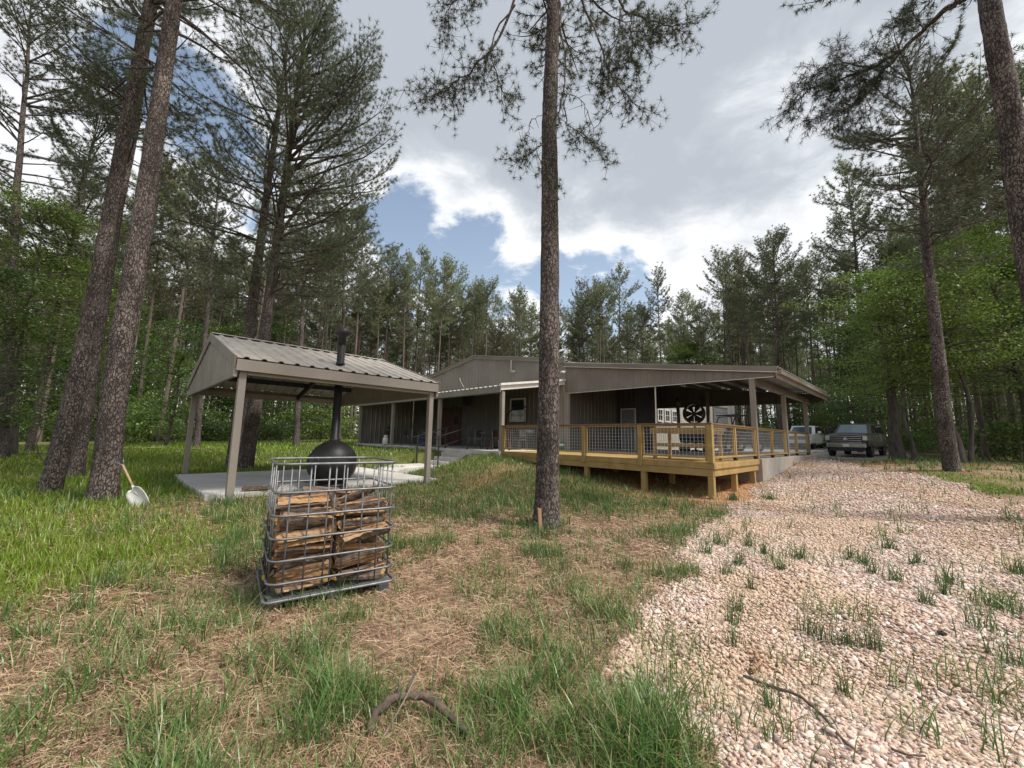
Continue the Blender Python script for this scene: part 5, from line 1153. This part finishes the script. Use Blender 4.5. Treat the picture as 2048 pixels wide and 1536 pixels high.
bn = empty('porch_bench', H(-8.75, .75, 0), HA, 'low reddish wooden bench on the porch beside the corner post', 'bench')
MB().box(-.7, .55, -.18, .18, .42, .46).build('seat', M['redwood'], bn, .004); MB().box(-.7, .55, .16, .19, .55, .85).build('backrest', M['redwood'], bn, .004)
for sx in (-.6, .45): MB().box(sx-.03, sx+.03, -.16, -.1, 0, .42).build('leg', M['redwood'], bn); MB().box(sx-.03, sx+.03, .13, .19, 0, .85).build('leg', M['redwood'], bn)
sw = empty('porch_swing', H(-9.6, 2.6, 0), HA, 'dark arched frame of a hanging swing on the porch', 'swing')
pa = [(-1.0, .3, 0), (-.95, .2, .9), (-.7, .05, 1.6), (-.2, 0, 1.95), (.4, 0, 2.0), (.9, 0, 1.85)]
MB().tube(pa, .035, 8).build('arch_frame', M['black'], sw); MB().tube([(-1.1, -.4, .03), (.6, -.4, .03), (.6, .5, .03), (-1.1, .5, .03)], .03, 8).build('base', M['black'], sw); MB().lathe([(.0, .45), (.35, .5), (.48, .75), (.45, .9), (.42, .78), (.3, .56), (0, .52)], (.55, 0, 0), 18).build('seat', M['blackm'], sw); MB().tube([(.55, 0, 1.97), (.55, 0, .9)], .012, 6).build('chain', M['black'], sw)
fn = empty('wall_fan', H(-14.7, PY-.15, 2.62), HA, 'round black fan mounted high on the porch wall', 'fan')
MB().lathe([(.0,-.12),(.30,-.10),(.33,0),(.30,.08),(0,.10)], (0, -.2, 0), 20, axis=1).build('cage', M['blackm'], fn); MB().bar((0,-.15,0), (0,.08,0), .06, .06).build('bracket', M['black'], fn)
_q = H(-17.15, -.1, -.02); pt = empty('propane_tank', (_q[0], _q[1], HC[2]-.02), 0, 'white propane cylinder on the grass beside a porch post', 'gas cylinder')
MB().lathe([(.0,.02),(.13,.03),(.155,.1),(.155,.34),(.12,.42),(.0,.44)], (0,0,0), 20).build('body', M['white'], pt); MB().lathe([(.09,.43),(.09,.56),(.075,.56),(.075,.43)], (0,0,0), 16).build('collar', M['white'], pt)
gr = empty('kettle_grill', H(-19.2, 1.2, 0), HA, 'dark grill standing in the left end of the porch', 'grill')
MB().lathe([(.0,.55),(.2,.58),(.29,.75),(.30,.82),(.29,.9),(.18,1.05),(.0,1.1)], (0,0,0), 20).build('bowl', M['black'], gr)
for a in (0, 2.1, 4.2): MB().tube([(.15*math.cos(a), .15*math.sin(a), .62), (.3*math.cos(a), .3*math.sin(a), 0)], .012, 6).build('leg', M['galv'], gr)
wa = empty('wall_plaque', H(-18.7, PY-.08, 1.95), HA, 'small wooden plaque hanging on the dark left porch wall', 'plaque'); MB().box(-.25, .25, -.02, .02, -.38, .38).build('board', M['stake'], wa, .004); MB().box(-.18, .18, -.035, -.0205, -.22, .2).build('inlay', M['shovelwood'], wa)
cl_ = empty('cooler', H(-14.2, .5, 0), HA, 'dark blue cooler on the porch floor left of the steps', 'cooler'); MB().box(-.35, .35, -.2, .2, 0, .32).build('body', M['blue'], cl_, .02); MB().box(-.36, .36, -.21, .21, .325, .39).build('lid', M['blue'], cl_, .02)
bk = empty('bucket', H(-7.55, 3.35, 0), HA, 'green plastic bucket on the deck against the house corner', 'bucket'); MB().lathe([(.0,0),(.14,0),(.17,.36),(.178,.37),(.178,.39),(.16,.39),(.13,.03),(0,.03)], (0,0,0), 20).build('pail', M['green'], bk); MB().lathe([(.1605,.2),(.166,.3)], (0,0,0), 20).build('label_band', M['white'], bk)
# drum fan
_p = at_d(1388, 827, 20.5); fl = HC[2]; df = empty('drum_fan', (_p[0], _p[1], fl), HA, 'large round black drum fan on a stand under the carport', 'fan')
zc_ = _p[2]-fl; rr_ = .50
MB().lathe([(rr_,-.17),(rr_+.02,-.16),(rr_+.02,.16),(rr_,.17),(rr_-.02,.16),(rr_-.02,-.16),(rr_,-.17)], (0,0,zc_), 32, axis=1).build('drum', M['black'], df)
m = MB()
for r_ in (.12, .24, .36, .46): m.tube([(r_*math.cos(a), -.15, zc_+r_*math.sin(a)) for a in np.linspace(0, 2*PI, 25)], .007, 4, cap=False)
for a in np.arange(0, 2*PI, PI/8): m.bar((0,-.15,zc_), (.48*math.cos(a), -.15, zc_+.48*math.sin(a)), .006, .006, up=(0,1,0))
m.build('guard', M['galv'], df); m = MB()
for a in np.arange(6)*PI/3: m.add([(0,0,zc_), (.43*math.cos(a-.42), -.07, zc_+.43*math.sin(a-.42)), (.46*math.cos(a), 0, zc_+.46*math.sin(a)), (.43*math.cos(a+.42), .07, zc_+.43*math.sin(a+.42))], [(0,1,2,3)])
m.lathe([(0,-.12),(.09,-.12),(.09,.1),(0,.1)], (0,0,zc_), 12, axis=1); m.build('impeller', M['blackm'], df); m = MB(); m.box(-.04,.04,.0,.06,.05,zc_-rr_); m.box(-.4,.4,-.03,.09,0,.05); m.box(-.04,.04,-.35,.4,.051,.09); m.build('stand', M['black'], df)
# smoker with a tall stack
_p = at_d(1371, 905, 18.2); sm_ = empty('barrel_smoker', (_p[0], _p[1], fl), HA+.25, 'black barrel smoker with a tall chimney behind the corner table', 'smoker')
MB().lathe([(.0,-.55),(.30,-.55),(.32,-.5),(.32,.5),(.30,.55),(0,.55)], (.35,0,.75), 24, axis=0).build('barrel', M['black'], sm_); MB().box(.86, 1.3, -.22, .22, .3, .8).build('firebox', M['black'], sm_, .01)
MB().tube([(-.25,0,.9),(-.24,0,1.6),(-.26,0,2.35)], .075, 14).build('chimney', M['black'], sm_); MB().lathe([(.0,2.5),(.1,2.48),(.12,2.3),(.12,2.05),(.08,2.02),(.0,2.0)], (-.26,0,0), 14).build('chimney_cap', M['black'], sm_)
for x in (-.02, .95):
    for y in (-.27, .27): wv = MB().lathe([(.0,-.06),(.14,-.06),(.20,-.05),(.21,0),(.20,.05),(.14,.06),(0,.06)], (x,y,.211), 20, axis=1).build('wheel', M['rubber'], sm_)
MB().box(-.1, 1.05, -.2, .2, .22, .28).build('chassis', M['black'], sm_)
for x in (.02, .75): MB().box(x, x+.05, -.18, .18, .28, .5).build('cradle', M['black'], sm_)
# small utility vehicle
def wheel(mb_parent, x, y, r, wdt, nm='wheel'):
    t_ = MB().lathe([(r*.55,-wdt/2),(r*.9,-wdt/2),(r,-wdt*.3),(r,wdt*.3),(r*.9,wdt/2),(r*.55,wdt/2),(r*.55,-wdt/2)], (x,y,r), 28, axis=1).build(nm, M['rubber'], mb_parent)
    m = MB(); s = 1 if y > 0 else -1; m.lathe([(.0,-wdt*.2),(r*.56,-wdt*.2),(r*.56,wdt*.42),(r*.45,wdt*.36),(r*.2,wdt*.3),(0,wdt*.34)] if s < 0 else [(.0,-wdt*.34),(r*.2,-wdt*.3),(r*.45,-wdt*.36),(r*.56,-wdt*.42),(r*.56,wdt*.2),(0,wdt*.2)], (x,y,r), 24, axis=1)
    for k in range(6): a = k*PI/3; m.bar((x, y+s*wdt*.36, r), (x+r*.5*math.cos(a), y+s*wdt*.38, r+r*.5*math.sin(a)), .07*r/.35, .03, up=(0,1,0))
    m.build('rim', M['chrome'], t_); return t_
_p = at_d(1468, 905, 21.5); ut = empty('utility_vehicle', (_p[0], _p[1], HC[2]), HA+PI/2-.5+PI, 'dark open-sided utility vehicle parked under the carport', 'utility vehicle')
for x in (-1., 1.):
    for y in (-.6, .6): wheel(ut, x, y, .32, .25)
m = MB(); m.ext([(-1.45,-.55,.45),(1.4,-.55,.42),(1.5,-.55,.75),(1.35,-.55,1.0),(.7,-.55,1.08),(.65,-.55,.62),(-.45,-.55,.6),(-.5,-.55,1.0),(-1.5,-.55,1.0)], (0,1.1,0)); m.build('body', M['blackm'], ut, .02)
for y in (-.58, .58): MB().tube([(.75,y,1.05),(.35,y,1.85),(-.5,y,1.9),(-.6,y,.95)], .03, 8).build('roll_bar', M['black'], ut)
m = MB(); MB().box(-.7,.5,-.62,.62,1.91,1.96).build('canopy', M['blackm'], ut, .02); MB().box(-.4,.1,-.5,.5,.62,.8).build('seat', M['redwood'], ut, .03); MB().box(-.42,-.3,-.5,.5,.81,1.35).build('seat_back', M['blackm'], ut, .03); MB().lathe([(0,-.03),(.17,-.03),(.17,0),(0,0)], (.52,.25,1.15), 16, axis=0).build('steering_wheel', M['blackm'], ut)

# ------------------------------------------------------------------ vehicles (local: x forward, y to its left, z up)
def skin(mb, secs, mi=0, cap=True):
    """loft closed sections (each the same number of points)"""
    n = len(secs[0]); V = [p for s in secs for p in s]; F = []
    for i in range(len(secs)-1):
        for j in range(n): F.append((i*n+j, i*n+(j+1) % n, (i+1)*n+(j+1) % n, (i+1)*n+j))
    if cap: F += [tuple(range(n))[::-1], tuple((len(secs)-1)*n+j for j in range(n))]
    return mb.add(V, F, mi, False)
def lower_body(stations):
    S_ = []
    for x, hw, zb, zt, cr in stations:
        h = zt-zb
        S_.append([(x, y*hw, zb+z*h+c*cr) for y, z, c in ((-.86,0,0),(-.98,.14,0),(-1,.45,0),(-.985,.72,0),(-.945,.93,0),(-.86,1,.0),(-.45,1,.7),(0,1,1),(.45,1,.7),(.86,1,0),(.945,.93,0),(.985,.72,0),(1,.45,0),(.98,.14,0),(.86,0,0),(0,-.02,0))])
    return S_
def vehicle(name, loc, rz, label, cat, paint, st, cab, wb, wr, tr, grille, bumper, L_f, lights):
    o = empty(name, loc, rz, label, cat)
    m = MB(); skin(m, lower_body(st)); b = m.build('body', M[paint], o, .07)
    x0, x1, x2, x3, zb, zt, hb, ht = cab       # windscreen foot, roof front, roof rear, rear foot
    m = MB(); secs = []
    for z_, f in ((zb-.05, 0.), (zb+.1*(zt-zb), .1), (zb+.82*(zt-zb), .84), (zt-.04, .97), (zt, 1.04)):
        xa = x0+(x1-x0)*f; xb = x3+(x2-x3)*f; h = hb+(ht-hb)*f*(1 if f < 1 else 1.03)
        if z_ == zt: h *= .93; xa -= .06; xb += .06
        secs.append([(xa-.10, -h, z_), (xa, -h*.8, z_), (xa+.03, 0, z_), (xa, h*.8, z_), (xa-.10, h, z_), (xb+.08, h, z_), (xb, h*.8, z_), (xb, -h*.8, z_), (xb+.08, -h, z_)][::-1])
    skin(m, secs); m.build('cabin', M[paint], o, .05)
    fx = lambda f: x0+(x1-x0)*f; rx = lambda f: x3+(x2-x3)*f; hh = lambda f: hb+(ht-hb)*f; zz = lambda f: zb+(zt-zb)*f
    m = MB(); a, b_ = .08, .86; e = .018
    V = [(fx(a)+e, -hh(a)*.79, zz(a)), (fx(a)+.03+e, 0, zz(a)), (fx(a)+e, hh(a)*.79, zz(a)), (fx(b_)+e, hh(b_)*.78, zz(b_)), (fx(b_)+.03+e, 0, zz(b_)), (fx(b_)+e, -hh(b_)*.78, zz(b_))]
    m.add(V, [(0,1,4,5),(1,2,3,4)]); m.build('windscreen', M['windscreen'], o)
    for s in (-1, 1):
        cuts = np.linspace(.0, 1, lights['doors']+1)
        for i in range(len(cuts)-1):
            A = lambda c, f: (fx(f)-.18)+(rx(f)+.14-(fx(f)-.18))*c
            c0, c1 = cuts[i]+.025, cuts[i+1]-.025; m = MB(); V = [(A(c0, .12), s*(hh(.12)+.022), zz(.12)), (A(c1, .12), s*(hh(.12)+.022), zz(.12)), (A(c1, .84), s*(hh(.84)+.02), zz(.84)), (A(c0, .84), s*(hh(.84)+.02), zz(.84))]
            m.add(V, [(0,1,2,3)]); m.build('side_window', M['glass'], o)
        mr_ = MB(); mz = lights['mirror']; mr_.box(x0-.55, x0-.40, s*(hb+.12) if s > 0 else -(hb+.12+mz[0]), (hb+.12+mz[0]) if s > 0 else -(hb+.12), zb+.06, zb+.06+mz[1]); mo = mr_.build('mirror', M['blackm' if paint == 'paint_g' else paint], o, .03); MB().bar((x0-.48, s*hb*.97, zb+.1), (x0-.48, s*(hb+.14), zb+.14), .05, .05).build('arm', M['blackm'], mo)
        if paint == 'paint_g': MB().box(x0-.56, x0-.39, s*(hb+.13) if s > 0 else -(hb+.11+mz[0]), (hb+.11+mz[0]) if s > 0 else -(hb+.13), zb+.065+mz[1], zb+.10+mz[1]).build('mirror_cap', M['chrome'], mo)
        for y_, z_, w_, h_, q in lights['lamps']: MB().box(L_f-q, L_f+.015, s*y_-w_/2, s*y_+w_/2, z_-h_/2, z_+h_/2).build('headlight', M['headlight'], o, .01)
        MB().box(x0-1.55, x0-1.35, s*(hb+.055)-.015, s*(hb+.055)+.015, zb-.16, zb-.12).build('door_handle', M['chrome'], o)
        for x in wb:
            m = MB(); P = [(x+(wr+.07)*math.cos(a), s*(tr+.125), max(.3, wr+(wr+.07)*math.sin(a))) for a in np.linspace(-.15, PI+.15, 18)]; m.ext(P, (0, s*.012, 0)); m.build('wheel_arch', M['blackm'], o); wheel(o, x, s*(tr+.02), wr, .27)
        MB().box(wb[1]+wr+.1, wb[0]-wr-.1, s*(tr+.02)-.05, s*(tr+.02)+.05, .40, .45).build('running_board', M['blackm'], o)
    gz0, gz1, gw, nb = grille; g = MB().box(L_f-.1, L_f+.02, -gw, gw, gz0, gz1).build('grille', M['blackm'], o, .01); 
    for i in range(nb): z_ = gz0+(gz1-gz0)*(i+.5)/nb; MB().box(L_f+.021, L_f+.045, -gw*.97, gw*.97, z_-.022, z_+.022).build('grille_bar', M['chrome'], g)
    m = MB(); m.lathe([(0,0),(.11,0),(.11,.03),(0,.03)], (L_f+.046, 0, (gz0+gz1)/2), 20, axis=0); e_ = m.build('badge', M['chrome'], g)
    bz0, bz1 = bumper; MB().box(L_f-.25, L_f+.09, -st[0][1]*1.0, st[0][1]*1.0, bz0, bz1).build('bumper', M['chrome' if paint == 'paint_g' else 'paint_w'], o, .03); MB().box(L_f-.3, L_f+.05, -st[0][1]*.9, st[0][1]*.9, bz0-.2, bz0-.005).build('lower_intake', M['blackm'], o, .02)
    MB().box(L_f+.091, L_f+.1, -.15, .15, bz0+.05, bz0+.2).build('number_plate', M['white'], o)
    return o
def on_ground(px, D):
    g = at_d(px, 900, D); g[2] = tz(g[0], g[1]); return g
g = on_ground(1716, 25.2)
pk = vehicle('pickup_truck', g, R(219.5), 'dark grey pickup truck facing the camera on the gravel drive', 'pickup truck', 'paint_g',
 [(2.95,.90,.62,1.22,.05),(2.85,.99,.58,1.30,.06),(2.2,1.01,.55,1.37,.07),(1.15,1.01,.55,1.41,.05),(.2,1.01,.52,1.38,.0),(-1.05,1.01,.52,1.38,0),(-1.1,1.02,.55,1.45,0),(-2.85,1.02,.6,1.47,0),(-3.0,.99,.65,1.45,0)],
 (1.35,.55,-.95,-1.12,1.38,2.02,.93,.76), (2.0,-1.95), .42, .86, (.80,1.24,.74,4), (.55,.80), 2.96, dict(doors=2, mirror=(.26,.34), lamps=((.86,1.10,.2,.26,.06),)))
m = MB(); m.box(-2.9, -1.2, -.82, .82, .9, 1.475); m.build('bed_liner', M['blackm'], pk)
g = on_ground(1612, 34.0)
vehicle('white_suv', g, R(221), 'large white sport utility vehicle parked beyond the carport railing', 'suv', 'paint_w',
 [(2.6,.88,.42,1.02,.04),(2.5,.98,.36,1.12,.05),(1.9,1.02,.34,1.18,.06),(1.05,1.02,.34,1.22,.04),(0,1.02,.34,1.20,0),(-1.6,1.02,.36,1.20,0),(-2.5,1.0,.42,1.20,0),(-2.62,.95,.5,1.15,0)],
 (1.2,.45,-2.35,-2.55,1.18,1.90,.95,.80), (1.65,-1.4), .40, .84, (.72,1.0,.70,3), (.42,.66), 2.6, dict(doors=3, mirror=(.22,.2), lamps=((.82,.92,.24,.14,.1),(.86,.62,.10,.26,.06))))
# ------------------------------------------------------------------ sky, sun
SUN_EL, SUN_AZ = R(56), R(112)      # azimuth from +Y towards +X
w = bpy.data.worlds.new('World'); sc.world = w; w.use_nodes = True; N = w.node_tree.nodes; L = w.node_tree.links
bg = N['Background']; bg.inputs['Strength'].default_value = .1
sky = N.new('ShaderNodeTexSky'); sky.sky_type = 'NISHITA'; sky.sun_disc = False; sky.sun_elevation = SUN_EL; sky.sun_rotation = SUN_AZ; sky.air_density = 1.; sky.dust_density = 1.2; sky.ozone_density = 2.
tc = N.new('ShaderNodeTexCoord')
def math_(op, a, b=None, c=None, clamp=False):
    n = N.new('ShaderNodeMath'); n.operation = op; n.use_clamp = clamp
    for i, v in enumerate((a, b, c)):
        if v is None: continue
        if isinstance(v, (int, float)): n.inputs[i].default_value = v
        else: L.new(v, n.inputs[i])
    return n.outputs[0]
nrm = N.new('ShaderNodeVectorMath'); nrm.operation = 'NORMALIZE'; L.new(tc.outputs['Generated'], nrm.inputs[0]); DIR = nrm.outputs[0]
sx = N.new('ShaderNodeSeparateXYZ'); L.new(DIR, sx.inputs[0])
den = math_('ADD', math_('MAXIMUM', sx.outputs[2], 0.), .22)
cx = N.new('ShaderNodeCombineXYZ'); L.new(math_('DIVIDE', sx.outputs[0], den), cx.inputs[0]); L.new(math_('DIVIDE', sx.outputs[1], den), cx.inputs[1])
def noise(v, s, d, dist=0., r=.55):
    n = N.new('ShaderNodeTexNoise'); n.inputs['Scale'].default_value = s; n.inputs['Detail'].default_value = d; n.inputs['Distortion'].default_value = dist; n.inputs['Roughness'].default_value = r; L.new(v, n.inputs['Vector']); return n.outputs['Fac']
big = noise(cx.outputs[0], 1.5, 9, .4, .6); fine = noise(cx.outputs[0], 4.6, 10, .3, .62); wide = noise(cx.outputs[0], .55, 4)
dens = math_('ADD', math_('MULTIPLY', big, .9), math_('MULTIPLY', fine, .95))
dens = math_('ADD', dens, -.50)
def blob(px, py, ang, wgt):
    global dens
    d = ray(px, py); d = d/np.linalg.norm(d)
    vm = N.new('ShaderNodeVectorMath'); vm.operation = 'DOT_PRODUCT'; L.new(DIR, vm.inputs[0]); vm.inputs[1].default_value = tuple(d)
    mr = N.new('ShaderNodeMapRange'); mr.interpolation_type = 'SMOOTHSTEP'; mr.inputs[1].default_value = math.cos(R(ang)); mr.inputs[2].default_value = 1.; mr.inputs[3].default_value = 0; mr.inputs[4].default_value = wgt
    L.new(vm.outputs['Value'], mr.inputs[0]); dens = math_('ADD', dens, mr.outputs[0])
for q in [(880,445,12,-.36),(1010,510,10,-.28),(790,400,8,-.16),(1190,565,11,-.40),(1340,530,9,-.34),(180,140,8,-.15),(350,180,8,-.25),(500,330,8,-.15),(300,300,30,.20),(800,150,18,.2),(1240,470,9,.20),(1390,450,12,.22),(1090,450,6,.12),(1030,430,7,.22),(1300,200,45,.30),(1000,100,30,.22),(1600,250,30,.2),(330,370,10,.15),(700,180,16,.08),(1640,560,12,-.12)]: blob(*q)
mk = N.new('ShaderNodeMapRange'); mk.interpolation_type = 'SMOOTHSTEP'; mk.inputs[1].default_value = .36; mk.inputs[2].default_value = .55; L.new(dens, mk.inputs[0])
K = 7.3
cr = N.new('ShaderNodeValToRGB'); e = cr.color_ramp.elements
e[0].position = .36; e[0].color = (.88,.90,.93,1); e[1].position = 1.0; e[1].color = (.43,.465,.515,1)
x1 = e.new(.52); x1.color = (.80,.82,.85,1); x1 = e.new(.68); x1.color = (.62,.65,.69,1); x1 = e.new(.82); x1.color = (.49,.525,.575,1)
el = N.new('ShaderNodeMapRange'); el.interpolation_type = 'SMOOTHSTEP'; el.inputs[1].default_value = .36; el.inputs[2].default_value = .66; el.inputs[3].default_value = .62; el.inputs[4].default_value = 1.04; L.new(sx.outputs[2], el.inputs[0])
L.new(math_('MULTIPLY', math_('ADD', dens, math_('MULTIPLY', math_('SUBTRACT', fine, .5), .45)), el.outputs[0]), cr.inputs['Fac'])
cv = N.new('ShaderNodeVectorMath'); cv.operation = 'SCALE'; cv.inputs[3].default_value = K; L.new(cr.outputs['Color'], cv.inputs[0])
skv = N.new('ShaderNodeVectorMath'); skv.operation = 'MULTIPLY'; skv.inputs[1].default_value = (1.75, 1.45, 1.15); L.new(sky.outputs[0], skv.inputs[0])
mx = N.new('ShaderNodeMix'); mx.data_type = 'RGBA'; L.new(mk.outputs[0], mx.inputs[0]); L.new(skv.outputs[0], mx.inputs[6]); L.new(cv.outputs[0], mx.inputs[7])
L.new(mx.outputs[2], bg.inputs['Color'])
sd = bpy.data.lights.new('sun', 'SUN'); sd.energy = 2.9; sd.angle = R(12); sd.color = (1, .95, .87)
so = bpy.data.objects.new('sun', sd); COL.objects.link(so)
sdir = Vector((math.sin(SUN_AZ)*math.cos(SUN_EL), math.cos(SUN_AZ)*math.cos(SUN_EL), math.sin(SUN_EL)))
so.rotation_euler = sdir.to_track_quat('Z', 'Y').to_euler(); so.location = (0, 0, 60)
sc.view_settings.view_transform = 'Standard'; sc.view_settings.look = 'None'; sc.view_settings.exposure = .77; sc.view_settings.gamma = 1; sc.view_settings.use_curve_mapping = False
c = sc.cycles; c.use_denoising = True; c.max_bounces = 6; c.diffuse_bounces = 3; c.glossy_bounces = 3; c.transmission_bounces = 4; c.transparent_max_bounces = 8; c.sample_clamp_indirect = 6
try: c.denoiser = 'OPENIMAGEDENOISE'; c.denoising_input_passes = 'RGB_ALBEDO_NORMAL'
except Exception: pass
